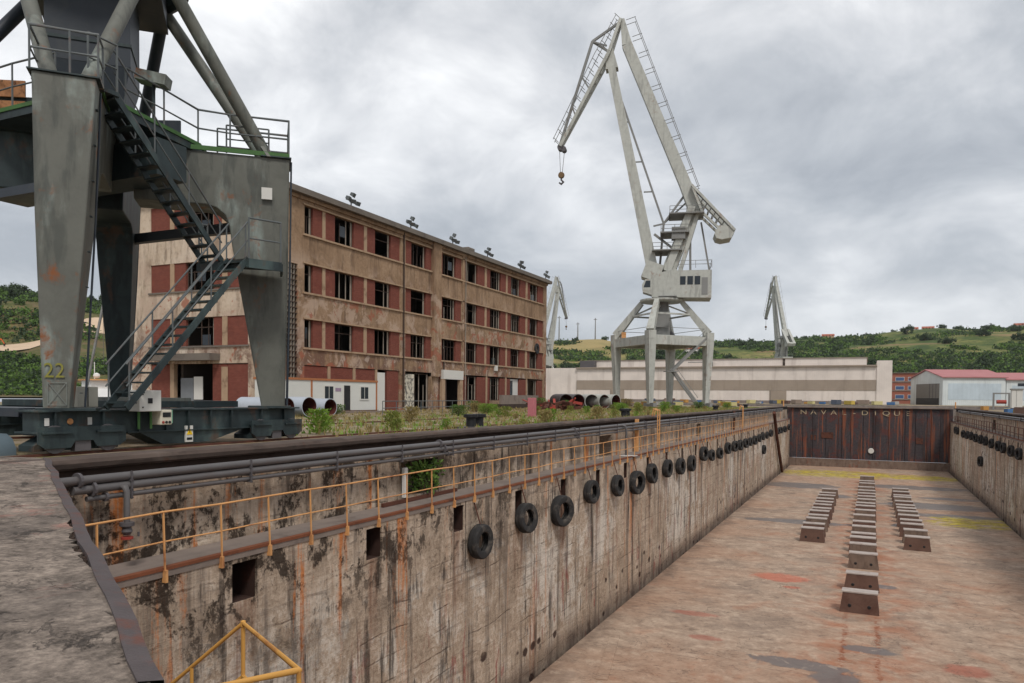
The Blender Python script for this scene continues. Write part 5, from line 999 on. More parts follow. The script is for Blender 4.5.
    hk = B_(MB().lathe([(0, -.3), (.4, -.3), (.46, 0), (.4, .3), (0, .3)], 14, tuple(K(561.5, 169.5)), (0, 1, 0)), 'hook_block', m_plain('hook_yellow', S(112, 88, 60), .7, .2, dirt=S(56, 42, 36)) if 'hook_yellow' not in bpy.data.materials else bpy.data.materials['hook_yellow']); m = MB(); z_ = K(561.5, 172); m.path([z_ + Vector((0, 0, .2)), z_ + Vector((0, 0, -.3)), z_ + Vector((.3, 0, -.6)), z_ + Vector((.0, 0, -.9)), z_ + Vector((-.3, 0, -.65))], .12, 6); B_(m, 'hook', PIPED, hk)
    m = MB(); m.bar(K(621, 19), K(626, 45), .55, .7, up=(0, 1, 0), w2=1.35, h2=1.2); m.bar(K(626, 45), K(684, 184), 1.35, 1.2, up=(0, 1, 0), w2=1.5, h2=1.5); m.bar(K(684, 184), K(696, 213), 1.5, 1.5, up=(0, 1, 0), w2=1.9, h2=1.8); tie = B_(m, 'back_tie')
    for y in (-.7, .7):
        p, q = K(627, 22, y), K(691, 190, y)
        for o in (.9,): m = MB(); m.path([p + Vector((o, 0, o * .35)), q + Vector((o, 0, o * .35))], .04, 4); B_(m, 'walk_rail', CRANEG, tie)
        for f in range(11): a_ = p.lerp(q, f / 10); m = MB(); m.path([a_ - Vector((.3, 0, 0)), a_ + Vector((1.0, 0, .36))], .045, 4); B_(m, 'rail_post', CRANEG, tie)
    # counterweight lever
    m = MB()
    for y in (-1.3, 1.3): m.bar(K(690, 188, y), K(731, 233, y), .3, .9, up=(0, 1, 0), w2=.3, h2=1.1); m.bar(K(700, 214, y), K(722, 236, y), .3, .45, up=(0, 1, 0)); m.bar(K(691, 190, y), K(701, 216, y), .3, .8, up=(0, 1, 0))
    lv = B_(m, 'counterweight_lever')
    for f in range(7):
        p = K(698, 205).lerp(K(722, 232), f / 6); m = MB(); m.bar(p + Vector((0, -1.3, 0)), p + Vector((0, 1.3, 0)), .2); m.bar(p + Vector((0, -1.3, -.3)), p + Vector((.4, -1.3, .5)), .15); B_(m, 'lacing', CRANEG, lv)
    m = MB(); m.prism([(712, 236), (716, 228), (729, 229), (731.5, 233), (728, 240), (719, 241.5), (714, 240)], lambda u, v, t: K(u, v, -1.7 + 3.4 * t)); B_(m, 'counterweight', CRANEW, lv)
    m = MB()
    for y in (-1.3, 1.3): m.bar(K(668, 271, y), K(691, 208, y * .8), 1.0, 1.3, up=(0, 1, 0), w2=.9, h2=1.0); m.bar(K(680, 271, y), K(697, 212, y * .8), .5, .5, up=(0, 1, 0))
    m.bar(K(669, 270), K(693, 208), 1.8, 2.6, up=(0, 1, 0), w2=1.5, h2=2.0); tw = B_(m, 'tower')
    for px, py, wdt in ((690, 216, 4.6), (679, 234, 3.8), (672, 251, 4.0)):
        v = K(px, py); m = MB(); m.box(v.x - wdt / 2 - .6, v.x + wdt / 2 - .6, -2.2, 2.2, v.z, v.z + .15); pf = B_(m, 'platform', CRANEG, tw)
        pr = [(v.x - wdt / 2 - .5, -2.1), (v.x - .6, -2.1), (v.x + wdt / 2 - .7, -2.1)]
        for zz in (.55, 1.05): m = MB(); m.path([(x, y, v.z + zz) for x, y in pr], .04, 5); B_(m, 'platform_rail', CRANEG, tw)
        for x, y in pr: m = MB(); m.path([(x, y, v.z), (x, y, v.z + 1.05)], .04, 5); B_(m, 'rail_post', CRANEG, tw)
    m = MB(); m.bar(K(700, 222), K(709, 272), .22); m.bar(K(690, 240, .5), K(690.5, 270, .5), .3); B_(m, 'stay', CRANEG, tw)
    m = MB(); v = K(679, 240); m.box(v.x - 1, v.x + .8, -2, -.6, v.z, v.z + 1.6); B_(m, 'winch_house', CRANEG, tw)
    # luffing rack rod
    m = MB(); m.bar(K(620, 95), K(664, 222), .26); m.bar(K(664, 222), K(683, 196), .28); m.bar(K(664, 222), K(661, 262), .3); m.bar(K(664, 222), K(686, 200, 1.0), .22); m.bar(K(654, 224), K(664, 222), .2); m.bar(K(655, 232), K(675, 248), .3); B_(m, 'luffing_rod', CRANEG)
    for y_ in (120, 160, 190): f = (y_ - 95) / 127; p = K(620 + 44 * f, y_); m = MB(); m.bar(p, p + Vector((-1.2, 0, 0)), .16); B_(m, 'rod_link', CRANEG)
    return T
va = math.atan2(-25.4, 104)                       # bearing of the near crane
HC = harbour_crane('tall white level-luffing harbour crane standing on its portal by the dock', (-25.9, 103.4, 0), math.radians(13.8), math.radians(33))
def far_crane(loc, rz, sc, label):
    o = copy_tree(HC); o.location = loc; o.rotation_euler = (0, 0, rz); o['label'] = label; o.scale = (sc,) * 3; return o
far_crane((-124, 300, 0), math.radians(25 + 180 + 52), 1.0, 'distant white crane jib with an orange hook showing past the end of the tan building')
far_crane((-43.5, 436, 0), math.radians(6 - 64), 1.3, 'distant white crane rising behind the long warehouse roof')

# ------------------------------------------------------------------ warehouse, brick office, shed
WY = 250.0
T = thing('warehouse', 'long low pale warehouse with a brown band across its wall', 'warehouse', (-50, WY, 0))
MB().box(-92, 2.2, WY, WY + 40, .9, 11.3).build('wall', WAREH, T); MB().box(-92.2, 2.3, WY - .12, WY - .002, 4.1, 7.3).build('band', WARED, T); MB().box(-92, 2.2, WY - .2, WY, 0, .898).build('plinth', LEDGE, T)
MB().box(-105, -92.002, WY + .3, WY + 38, 0, 11.6).build('end_block', WAREH, T); MB().box(2.202, 6.3, WY - .3, WY + 41, 0, 13.0).build('end_block', WAREH, T)
MB().box(-92.4, 2.2, WY - .5, WY + 40.2, 11.302, 11.75).build('eaves', WARED, T)
for a, b in ((-90, -24.6), (-23.8, -.6)): MB().box(a, b, WY + 3, WY + 37, 11.752, 14.1).build('roof_monitor', WAREH, T); MB().box(a - .3, b + .3, WY + 2.7, WY + 37.3, 14.102, 14.25).build('monitor_roof', WARED, T)
for i in range(15): x = -90 + 6.6 * i; MB().box(x - .08, x + .08, WY - .1, WY - .003, .9, 4.08).build('rib', WAREH, T)
MB().path([(-46, WY + 2, 11.75), (-46, WY + 2, 13.2), (-54, WY + 2, 13.2)], .15, 6).build('vent_pipe', CRANEG, T); MB().box(-91, -86, WY - .1, WY + 4, 11.76, 14).build('roof_unit', PIPED, T)
MB().box(-92.3, 2.25, WY - .75, WY - .52, 11.32, 11.5).build('gutter', WARED, T)
for x, w in ((-80, 5), (-28, 5)): dd = MB().box(x, x + w, WY - .16, WY - .01, .9, 4.06).build('roller_door', WARED, T); MB().box(x + .3, x + .35, WY - .2, WY - .162, .9, 4.0).build('door_rail', PIPED, dd, off=parent_off(T))
# brick office block
OFF_B = m_plain('orange_brick', S(148, 92, 76), .9, .15, sc=.3); BLUEG = m_plain('blue_glazing', S(70, 92, 130), .2, .2)
T = thing('office_block', 'orange brick office block with rows of blue windows between warehouse and shed', 'building', (12, 320, 0)); MB().box(4, 30, 320, 335, 0, 11.4).build('wall', OFF_B, T)
for z in (1.9, 5.2, 8.5):
    MB().box(4, 30, 319.8, 319.998, z - .5, z - .1).build('sill_band', LEDGE, T)
    for i in range(6): x = 5 + 4.2 * i; wf = MB().box(x, x + 3.0, 319.9, 319.999, z, z + 1.5).build('window', CABWHITE, T); MB().box(x + .12, x + 2.88, 319.88, 319.9, z + .12, z + 1.38).build('pane', BLUEG, wf, off=parent_off(T))
MB().box(3.8, 30.2, 319.6, 335.2, 11.402, 11.7).build('roof', ROOFEDGE, T)
# shed
def shed(name, label, p, ang, L, Wd, he, hr, door):
    T = thing(name, label, 'shed', (p[0], p[1], 0), ang); B = lambda mb, nm, mt, par=None: mb.build(nm, mt, par or T, off=(0, 0, 0))
    B(MB().prism([(0, 0), (Wd, 0), (Wd, he), (Wd / 2, hr), (0, he)], lambda u, v, t: (L * t, u, v), flip=False), 'body', SHEDW)
    for s in (0, 1): m = MB(); y0 = -.6 if s == 0 else Wd + .6; m.add([(-.5, y0, he - .15), (L + .4, y0, he - .15), (L + .4, Wd / 2, hr + .12), (-.5, Wd / 2, hr + .12), (-.5, y0, he + .1), (L + .4, y0, he + .1), (L + .4, Wd / 2, hr + .38), (-.5, Wd / 2, hr + .38)], [(0,1,2,3),(7,6,5,4),(0,4,5,1),(1,5,6,2),(2,6,7,3),(3,7,4,0)]); B(m, 'roof', REDROOF)
    B(MB().box(1.5, L - 1.2, -.06, -.002, 1.6, he * .78), 'wall_panels', SHEDP)
    if door:
        dd = B(MB().box(-.06, -.002, 2.0, Wd - 4, 0, he * .78), 'sliding_door', m_plain('dull_door', S(120, 116, 110), .7, .2))
        for y in (4, 6, 8): 
            if y < Wd - 4: B(MB().box(-.12, -.062, y - .1, y + .1, 0, he * .78), 'door_rail', PIPED, dd)
        B(MB().box(-.14, -.064, 2.2, Wd - 4.2, .1, he * .25), 'door_opening_shade', BLACKM, dd)  # black sheet on the door stands in for a shaded opening
    return T
shed('storage_shed', 'white shed with a pinkish red roof and pale blue wall panels', (19.2, 248), math.radians(20), 17.0, 21, 8.0, 10.2, True)
shed('storage_shed', 'lower white shed with red roof joined to the end of the larger shed', (35.4, 254.2), math.radians(20), 30, 18, 7.4, 9.3, False)
# things on the opposite quay
T = thing('control_cabinet', 'tall pale cabinet standing on the quay by the white sheds', 'cabinet', (17.7, 118, 0)); MB().box(17.0, 18.2, 117.6, 118.6, .1, 2.8).build('body', CABWHITE, T); MB().box(17.5, 17.52, 117.58, 117.6, .2, 2.7).build('door_gap', BLACKM, T); MB().box(16.9, 18.3, 117.5, 118.7, 2.802, 2.95).build('roof', CRANEG, T); MB().box(17, 18.2, 117.6, 118.6, 0, .098).build('plinth', PIPED, T)
T = thing('winch_frame', 'grey winch frame with a red drum on the quay before the sheds', 'winch', (17.5, 135, 0))
T.location = (17.2, 128, 0); 
for x in (16.3, 18.2): MB().box(x - .1, x + .1, 127.8, 128.2, 0, 2.3).build('upright', CRANEG, T)
MB().box(16.2, 18.3, 127.8, 128.2, 2.302, 2.5).build('crossbeam', CRANEG, T); MB().lathe([(0, -.6), (.28, -.6), (.28, .6), (0, .6)], 14, (17.25, 127.9, 1.2), (1, 0, 0)).build('drum', VRED, T)
T = thing('derrick_post', 'slim steel derrick mast with a crossarm on the opposite quay', 'mast', (16.6, 104, 0))
for x in (16.3, 16.9): MB().bar((x, 104, 0), (16.75 + (x - 16.6) * .5, 104, 11), .14).build('stile', CRANEG, T)
for k in range(14): MB().bar((16.3, 104, .6 + .75 * k), (16.9, 104, 1.0 + .75 * k), .06).build('lacing', CRANEG, T)
MB().bar((15.6, 104, 3.2), (18, 104, 3.2), .3, .35).build('crossarm', NAVY, T)
rs2 = random.Random(31)
for k in range(9):
    x = 13.6 + rs2.uniform(0, 6); y = 92 + rs2.uniform(0, 40); s = rs2.uniform(.2, .45); i = k % 8
    T = thing('equipment_crate', '%s box on the opposite quay near the shed' % cn[i], 'box', (x, y, 0), rs2.uniform(0, 3), 'boxes on the opposite quay'); MB().box(-s, s, -s, s, .05, s * 1.6).build('body', cm[i], T, off=(0, 0, 0)); MB().box(-s * .8, s * .8, -s * .8, s * .8, 0, .048).build('skid', PIPED, T, off=(0, 0, 0))

# ------------------------------------------------------------------ plants
def leafy(seed, n, rx, rz, leaf, z0=.05, base_r=.25, upright=.5):
    r = random.Random(seed); g = MB()
    for i in range(n):
        a = r.uniform(0, 6.283); t = r.random() ** .6; z = z0 + rz * r.random() ** .8; k = rx * (base_r + (1 - base_r) * math.sin(min(1, z / rz) * 2.4 + .25)) * t * r.uniform(.6, 1.1)
        c = Vector((k * math.cos(a), k * math.sin(a), z)); d = Vector((math.cos(a) + r.uniform(-.8, .8), math.sin(a) + r.uniform(-.8, .8), upright + r.uniform(-.3, .9))).normalized(); w = d.cross(Vector((r.uniform(-1, 1), r.uniform(-1, 1), r.uniform(-1, 1)))).normalized(); l = leaf * r.uniform(.6, 1.4)
        g.add([c, c + d * l * .5 + w * l * .22, c + d * l, c + d * l * .5 - w * l * .22], [(0, 1, 2, 3)])
    return g
def stems(seed, n, rx, h, r0=.012):
    r = random.Random(seed); g = MB()
    for i in range(n):
        a = r.uniform(0, 6.283); q = Vector((rx * .5 * math.cos(a) * r.random(), rx * .5 * math.sin(a) * r.random(), h * r.uniform(.6, 1.0))); g.path([Vector((q.x * .2, q.y * .2, 0)), q], r0, 4)
    return g
WM = [(leafy(s, 420, .55, .95, .16, base_r=.5).mesh('weed_leaves', m), stems(s, 10, .5, .9).mesh('weed_stems', LEAF4)) for s, m in ((1, LEAF1), (2, LEAF6), (3, LEAF4))]
SM = [(leafy(s, 1500, 1.5, 1.7, .2, base_r=.75, upright=.2).mesh('shrub_leaves', m), stems(s, 16, 1.4, 1.4, .03).mesh('shrub_stems', BARK)) for s, m in ((11, LEAF1), (12, LEAF2), (13, LEAF4))]
def plant(kind, i, x, y, sc, label, group, z=0, rz=0):
    T = thing('weed_plant' if kind == 'w' else 'shrub', label, 'weed' if kind == 'w' else 'shrub', (x, y, z), rz, group)
    a, b = (WM if kind == 'w' else SM)[i]; place(a, 'foliage', (0, 0, 0), 0, sc, T); place(b, 'stems', (0, 0, 0), 0, sc, T)
rp_ = random.Random(77)
plant('w', 0, -16.4, 20.0, .8, 'bright green leafy weed right beside the crane leg', 'bright weeds on the quay'); plant('w', 0, -16.9, 20.9, .55, 'smaller bright weed behind the one at the crane leg', 'bright weeds on the quay')
plant('w', 1, -16.2, 24.0, .7, 'tall spiky green weed in front of the site cabin', 'bright weeds on the quay'); plant('w', 1, -15.6, 23.4, .45, 'small tufted weed by the coping before the cabin', 'bright weeds on the quay')
for i in range(34):
    y = 26 + i * 2.2 + rp_.uniform(-.8, .8); x = -13.6 - rp_.random() ** 1.5 * 9 - (.05 * (y - 26)); wi = rp_.choice((0, 0, 1, 1, 2)); plant('w', wi, x, y, rp_.uniform(.3, .75), ['green weed tuft', 'yellowing weed tuft', 'dry brown weed tuft'][wi] + ' growing along the quay behind the coping', 'weeds along the coping', 0, rp_.uniform(0, 6))
for x, y, i, s, lab in ((-24.5, 44, 1, .75, 'green shrub in front of the pale barrier'), (-25.5, 50, 0, .8, 'bright green shrub by the end of the pale barrier'), (-27.5, 55, 0, .7, 'bright shrub before the building door'), (-29.5, 56, 2, .8, 'brown dried shrub between the green shrubs'), (-31, 72.5, 1, 1.25, 'dense green shrub behind the pink post'), (-29, 76, 1, 1.0, 'green shrub against the end of the building'), (-24, 78, 0, .8, 'bright shrub beside the scrap heaps'), (-21, 86, 0, .9, 'light green shrub under the harbour crane'), (-19, 95, 1, .9, 'green shrub at the crane portal'), (-30, 101, 2, 1.2, 'dry brown shrub at the crane foot'), (-34, 108, 2, 1.3, 'tall dry shrub behind the crane portal'), (-17, 104, 0, .8, 'bright green shrub at the coping under the crane stairs'), (-33, 62, 1, .9, 'dull green shrub at the foot of the facade'), (-32.5, 41.5, 1, .7, 'weedy shrub at the corner of the cabin'), (-20, 66, 0, .8, 'bright shrub short of the dark bollard')):
    plant('s', i, x, y, s * .55, lab, 'shrubs on the quay', 0, rp_.uniform(0, 6))
# ivy in the wall niche
T = thing('niche_plant', 'dark green plant sprouting from the niche in the dock wall', 'plant', (-11.95, 19.5, -1.6)); o = place(leafy(33, 420, .75, .85, .22, base_r=.9, upright=0).mesh('foliage', LEAF2), 'foliage', (-.1, .1, 0), 0, (.5, 1, 1), T); place(stems(33, 6, .6, .7).mesh('stems', BARK), 'stems', (-.1, 0, 0), 0, (.5, 1, 1), T)
tag(MB().box(-11.99, -11.9, 18.25, 18.42, -1.6, -.75).build('marker_board', CABWHITE, loc=(-11.95, 18.3, -1.6)), 'narrow white board standing at the side of the plant niche', 'board')
T = thing('fallen_boards', 'dark timber sill boards below the plant niche', 'boards', (-11.6, 18.5, LZ)); MB().box(-11.97, -11.88, 17.2, 21.3, -1.74, -1.64).build('board', RUSTSTEEL, T)
# dry grass and ground cover
def tuft_field(name, label, n, fn, mat, seed, h):
    r = random.Random(seed); g = MB()
    for i in range(n):
        x, y = fn(r); a = r.uniform(0, 6.283); 
        for k in range(3):
            b = a + r.uniform(-1, 1); l = h * r.uniform(.5, 1.3); w = .03 + .02 * h; dx, dy = math.cos(b), math.sin(b); lean = r.uniform(.1, .6) * l; px, py = x + r.uniform(-.1, .1), y + r.uniform(-.1, .1)
            g.add([(px - dy * w, py + dx * w, 0), (px + dy * w, py - dx * w, 0), (px + dx * lean, py + dy * lean, l)], [(0, 1, 2)])
    tag(g.build(name, mat), label, 'grass', kind='stuff')
tuft_field('dry_grass', 'dry straw-coloured grass covering the quay', 5200, lambda r: (-13.2 - 24 * r.random() ** 1.3, 18 + 90 * r.random() ** .8), LEAF4, 1, .2)
tuft_field('green_grass', 'short green grass on the quay strip', 3000, lambda r: (-13.0 - 14 * r.random() ** 1.4, 18 + 100 * r.random() ** .8), LEAF1, 2, .16)

# trees: crowns of leaf faces in clumps, a few shared shapes
def crown(seed, nclump, per, rx, rz, leaf, zc):
    r = random.Random(seed); g = MB()
    for c in range(nclump):
        u = r.uniform(-1, 1); a = r.uniform(0, 6.283); q = r.random() ** .4; rr_2 = math.sqrt(1 - u * u); cc = Vector((rx * q * rr_2 * math.cos(a), rx * q * rr_2 * math.sin(a), zc + rz * q * u)); cr_ = rx * r.uniform(.14, .42)
        for k in range(per):
            v = Vector((r.gauss(0, 1), r.gauss(0, 1), r.gauss(0, 1))).normalized() * cr_ * r.random() ** .33; p = cc + v; n = (v.normalized() + Vector((r.uniform(-.6, .6), r.uniform(-.6, .6), r.uniform(-.2, .8)))).normalized(); t1 = n.orthogonal().normalized(); t1 = (t1 * math.cos(r.uniform(0, 3)) + n.cross(t1) * math.sin(r.uniform(0, 3))).normalized(); t2 = n.cross(t1); l = leaf * r.uniform(.6, 1.3)
            g.add([p - t1 * l, p - t2 * l * .6, p + t1 * l, p + t2 * l * .6], [(0, 1, 2, 3)])
    return g
def trunk(seed, h):
    r = random.Random(seed); g = MB(); g.path([(0, 0, -.5), (.1, 0, h * .5), (.15, .1, h)], .28, 6, r2=.1)
    for k in range(4): a = r.uniform(0, 6.28); g.path([(.1, .05, h * r.uniform(.45, .8)), (1.6 * math.cos(a), 1.6 * math.sin(a), h * r.uniform(1.0, 1.25))], .1, 5, r2=.04)
    return g
TM = [(crown(s, 20, 52, 4.2, 2.5, .42, 2.6).mesh('crown', m), trunk(s, 2.4).mesh('trunk', BARK)) for s, m in ((1, LEAF3), (2, LEAF3), (3, LEAF2), (4, LEAF5), (5, LEAF3))]
rt_ = random.Random(99)
def tree(az, t, sc, i, label, group):
    p = on_hill(az, t); T = thing('hillside_tree', label, 'tree', (p.x, p.y, p.z - .3), rt_.uniform(0, 6), group); a, b = TM[i]; s3 = (sc * rt_.uniform(.85, 1.2), sc * rt_.uniform(.85, 1.2), sc * rt_.uniform(.85, 1.15)); place(a, 'crown', (0, 0, 0), 0, s3, T); place(b, 'trunk', (0, 0, 0), 0, s3, T)
tl = {0: 'dark rounded tree', 1: 'dark bushy tree', 2: 'mid green tree', 3: 'light green tree', 4: 'dark spreading tree'}
for k in range(44):            # wooded ridge and slope left of the gantry
    az = -63 + 12.5 * rt_.random(); t = rt_.choice((rt_.uniform(.86, 1.0), rt_.uniform(.06, .36), rt_.uniform(.62, .9), rt_.uniform(.06, .34))); i = rt_.choice((0, 1, 1, 4, 4, 2, 3) if t > .4 else (2, 2, 3, 4, 1, 0)); tree(az, t, rt_.uniform(.6, 1.1) * (1.35 if t > .8 else .8), i, tl[i] + ' on the hill with the dirt road', 'trees on the dirt road hill')
for k in range(120):            # hedges and trees on the far hill
    az = -22.5 + 33 * rt_.random(); q = rt_.random()
    t = rt_.uniform(.95, 1.01) if q < .34 else (rt_.uniform(.15, .5) if q < .75 else rt_.uniform(.5, .95)); 
    if az < -17 and rt_.random() < .8: t = rt_.uniform(.2, .42)
    i = rt_.choice((0, 1, 4, 4, 2)); tree(az, t, rt_.uniform(.7, 1.5) * (.75 if q < .34 else 1.15), i, tl[i] + (' on the skyline of the far hill' if t > .9 else ' in the green slope of the far hill'), 'trees on the far hill')
# scrub: low growth that reads as one mass
r = random.Random(5); g = MB()
def clump(g, p, s, r, n=9):
    n = int(n * 1.6)
    for k in range(n):
        v = Vector((r.gauss(0, .6), r.gauss(0, .6), abs(r.gauss(0, .45)))) * s; q = p + v; a = Vector((r.uniform(-1, 1), r.uniform(-1, 1), r.uniform(-.2, 1))).normalized(); b = a.orthogonal().normalized(); c = a.cross(b); l = s * r.uniform(.18, .42); g.add([q - b * l, q - c * l, q + b * l, q + c * l], [(0, 1, 2, 3)])
g1, g2 = MB(), MB()
for k in range(19000):
    az = -23 + 36 * r.random(); t = .08 + .9 * r.random() ** 1.2; x = on_hill(az, t); m = mn.noise(Vector((x.x * .013, x.y * .013, 1))) + .5 * mn.noise(Vector((x.x * .04, x.y * .04, 5))) + .60 - t * .68 - (.22 if az > 1 and t > .5 else 0)
    if az < -16.5: m -= .42
    if m > .0: clump(g1 if r.random() < .6 else g2, x, r.uniform(1.0, 3.0), r, 8)
for k in range(8000):
    az = -66 + 16 * r.random(); t = .02 + .98 * r.random(); x = on_hill(az, t); m = mn.noise(Vector((x.x * .02, x.y * .02, 1))) + (.4 if t < .36 or t > .8 else .12)
    if .37 < t < .50: continue
    if m > .0: clump(g1 if r.random() < .5 else g2, x, r.uniform(.9, 2.2), r, 9)
tag(g1.build('hillside_scrub', LEAF3), 'dark green scrub and hedges covering the hillsides', 'scrub', kind='stuff'); tag(g2.build('hillside_bushes', LEAF2), 'mid green bushes mixed through the hillside scrub', 'scrub', kind='stuff')

# houses on the hills and by the water
HW_ = m_plain('house_white', S(214, 208, 200), .9, .08, sc=.2); HT = m_plain('house_tan', S(190, 160, 132), .9, .12, sc=.2); HR = m_plain('house_roof', S(158, 92, 72), .9, .2, sc=.4)
def house(p, rz, L, Wd, h, mt, label, grp='houses on the hills'):
    T = thing('house', label, 'house', (p[0], p[1], p[2] - .8), rz, grp); B = lambda mb, nm, m_, par=None: mb.build(nm, m_, par or T, off=(0, 0, 0))
    B(MB().prism([(-Wd / 2, 0), (Wd / 2, 0), (Wd / 2, h), (0, h + Wd * .25), (-Wd / 2, h)], lambda u, v, t: (-L / 2 + L * t, u, v)), 'wall', mt)
    for s in (-1, 1): B(MB().bar((0, s * (Wd / 2 + .4), h - .1 + .2), (0, 0, h + Wd * .25 + .25), L + .8, .25, up=(1, 0, 0)) if False else MB().add([(-L/2-.4, s*(Wd/2+.4), h-.05), (L/2+.4, s*(Wd/2+.4), h-.05), (L/2+.4, 0, h+Wd*.25+.12), (-L/2-.4, 0, h+Wd*.25+.12), (-L/2-.4, s*(Wd/2+.4), h+.2), (L/2+.4, s*(Wd/2+.4), h+.2), (L/2+.4, 0, h+Wd*.25+.4), (-L/2-.4, 0, h+Wd*.25+.4)], [(0,1,2,3),(7,6,5,4),(0,4,5,1),(1,5,6,2),(2,6,7,3),(3,7,4,0)]), 'roof', HR)
    nwin = int(L / 3)
    for k in range(nwin):
        x = -L / 2 + L * (k + .5) / nwin
        for z in ([1.4] if h < 4.5 else [1.4, 4.4]): B(MB().box(x - .6, x + .6, -Wd / 2 - .06, -Wd / 2 - .002, z, z + 1.3), 'window', WIN_DARK)
for (az, t, L, mt, lab) in ((-11.8, .62, 12, HW_, 'white house with a red roof half way up the far hill'), (-11.0, .70, 9, HT, 'tan house above the white house on the far hill'), (-2.6, 1.0, 13, HT, 'small red-roofed tan farmhouse on the skyline behind the warehouse crane'), (2.6, 1.02, 11, HW_, 'white house on the skyline of the far hill'), (3.5, 1.03, 12, HT, 'tan house beside the white skyline house'), (8.6, .99, 12, HW_, 'white skyline house at the foot of the striped chimney')):
    p = on_hill(az, t); house(p, math.radians(-az), L, 8, 5, mt, lab)
for k, (x, y) in enumerate(((-316, 181), (-303, 190), (-292, 196), (-330, 172))): house((x, y, .8), math.radians(58), 13, 8, 3.0, HT, 'low tan waterside house with a shallow roof and dark windows', 'waterside houses')
p = on_hill(8.95, .98); T = thing('striped_chimney', 'red and white striped chimney on the far hill', 'chimney', tuple(p)); 
for k in range(6): MB().lathe([(1.5 - .06 * k, 0), (1.44 - .06 * k, 4.0), (0, 4.0)], 14, (p.x, p.y, p.z + 4 * k - 1)).build('band', VRED if k % 2 else CABWHITE, T)
# utility pylons on the left of the far hill
for k, az in enumerate((-21.6, -20.2, -18.9)):
    p = on_hill(az, 1.0); T = thing('power_pole', 'thin grey power pole on the bare skyline beyond the building', 'pole', (p.x, p.y, p.z - .5), 0, 'power poles on the hill'); h = (28, 20, 25)[k]; MB().path([(0, 0, 0), (0, 0, h)], .8, 6, r2=.45).build('pole', CRANEG, T, off=(0, 0, 0)); MB().box(-2, 2, -.2, .2, h - 2, h - 1.4).build('crossarm', CRANEG, T, off=(0, 0, 0))
# orange digger on the dirt road
p = on_hill(-59.5, .47); T = thing('excavator', 'orange excavator working on the hillside dirt road', 'excavator', (p.x, p.y, p.z + .4), math.radians(60)); OG = m_plain('digger_orange', S(214, 98, 40), .5, .1); B = lambda mb, nm, m_: mb.build(nm, m_, T, off=(0, 0, 0))
for y in (-1.5, 1.5): B(MB().prism([(-2.4, .3), (-2.0, 0), (2.0, 0), (2.4, .3), (2.4, .8), (2.0, 1.1), (-2.0, 1.1), (-2.4, .8)], lambda u, v, t: (u, y - .4 + .8 * t, v)), 'track', BLACKM)
B(MB().box(-2.4, 2.0, -1.5, 1.5, 1.2, 2.6), 'house', OG); B(MB().box(.4, 2.0, -1.5, -.1, 2.602, 4.0), 'cab', OG); B(MB().bar((1.8, .6, 2.2), (5.0, .6, 5.0), .5, .7), 'boom', OG); B(MB().bar((5.0, .6, 5.0), (6.6, .6, 2.0), .4, .5), 'dipper', OG); B(MB().prism([(6.2, 2.1), (7.2, 2.0), (7.0, .8), (6.1, .9)], lambda u, v, t: (u, .1 + 1.0 * t, v)), 'bucket', BLACKM); T.scale = (.75,) * 3

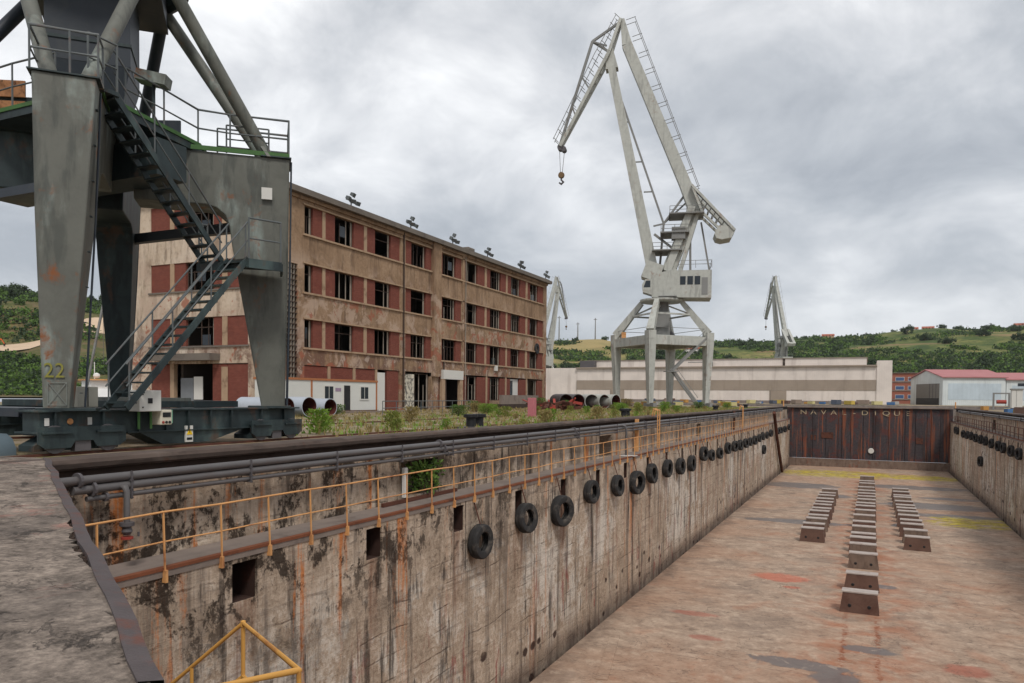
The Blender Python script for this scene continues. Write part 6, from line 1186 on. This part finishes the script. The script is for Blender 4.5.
# boats beyond the gantry
HULLB = m_plain('hull_blue', S(50, 84, 140), .4, .08); BW = m_plain('boat_white', S(216, 214, 210), .4, .06)
def boat(p, rz, L, label, orange):
    T = thing('moored_boat', label, 'boat', p, rz); B = lambda mb, nm, m_, par=None: mb.build(nm, m_, par or T, off=(0, 0, 0))
    W_ = L * .16; st_ = []
    for f in (0, .15, .45, .75, .92, 1.0):
        w_ = W_ * (1 - max(0, (f - .55) / .45) ** 2.2); h_ = 2.2 + 1.0 * f * f; x = -L / 2 + L * f; st_.append([(x, -w_, h_), (x + .2, -w_ * .92, .9), (x, -w_ * .5, -.5), (x, w_ * .5, -.5), (x + .2, w_ * .92, .9), (x, w_, h_)])
    m = MB(); k = 6
    for rg in st_: m.v += rg
    for i in range(5):
        for j in range(6): m.f.append((i * k + j, i * k + (j + 1) % k, (i + 1) * k + (j + 1) % k, (i + 1) * k + j))
    m.f.append((5, 4, 3, 2, 1, 0)); hl = B(m, 'hull', BW)
    m = MB(); 
    for i in range(5):
        for s in (1, 4):
            a, b = st_[i], st_[i + 1]; q = lambda rg, f: Vector(rg[s]).lerp(Vector(rg[0 if s == 1 else 5]), f) + Vector((0, -.03 if s == 1 else .03, 0)); m.add([q(a, .35), q(b, .35), q(b, .75), q(a, .75)], [(0, 1, 2, 3)])
    B(m, 'stripe', HULLB, hl)
    B(MB().prism([(-L * .3, 2.2), (L * .22, 2.5), (L * .14, 4.4), (-L * .3, 4.4)], lambda u, v, t: (u, -W_ * .7 + W_ * 1.4 * t, v)), 'deckhouse', BW); B(MB().box(-L * .2, L * .06, -W_ * .5, W_ * .5, 4.402, 5.8), 'wheelhouse', BW); B(MB().box(-L * .24, L * .1, -W_ * .6, W_ * .6, 5.802, 6.0), 'roof', ORANGE if orange else BW)
    for i in range(5): B(MB().box(-L * .27 + i * L * .09, -L * .27 + i * L * .09 + .8, -W_ * .7 - .05, -W_ * .7 - .002, 3.1, 3.9), 'window', WIN_DARK)
    B(MB().path([(-L * .1, 0, 6), (-L * .1, 0, 9)], .08, 6), 'mast', BW); B(MB().lathe([(0, -.5), (.45, -.3), (.55, 0), (.45, .35), (0, .55)], 10, (-L * .04, 0, 6.6)), 'radome', BW)
boat((-119.6, 88, -2.3), math.radians(-20), 19, 'white moored boat with a blue stripe and an orange wheelhouse roof', True); boat((-128, 104, -2.6), math.radians(60), 14, 'white moored boat with a blue stripe behind the orange-roofed one', False)
p = (-113.2, 81.6, 0); T = thing('yard_jib', 'slim leaning grey jib of a small yard crane beyond the gantry', 'crane', p); MB().bar((-114.5, 82, 1.2), (-111.5, 83, 15.5), .3, .3).build('jib', CRANEG, T); MB().box(-115.2, -113.8, 81.2, 82.8, 0, 1.4).build('base', BW, T); MB().path([(-111.5, 83, 15.5), (-111.5, 83, 6)], .04, 4).build('rope', PIPED, T)

# ------------------------------------------------------------------ faint haze
hv = bpy.data.materials.new('haze_air'); hv.use_nodes = True; hv.node_tree.nodes.clear(); ho = hv.node_tree.nodes.new('ShaderNodeOutputMaterial'); hp = hv.node_tree.nodes.new('ShaderNodeVolumePrincipled')
hp.inputs['Color'].default_value = (.86, .90, .95, 1); hp.inputs['Density'].default_value = .00006; hp.inputs['Anisotropy'].default_value = .2; hv.node_tree.links.new(hp.outputs[0], ho.inputs['Volume'])
tag(MB().box(-3200, 3200, -600, 3200, -11, 150).build('haze', hv), 'faint pale haze over the river and hills', 'haze', kind='stuff')
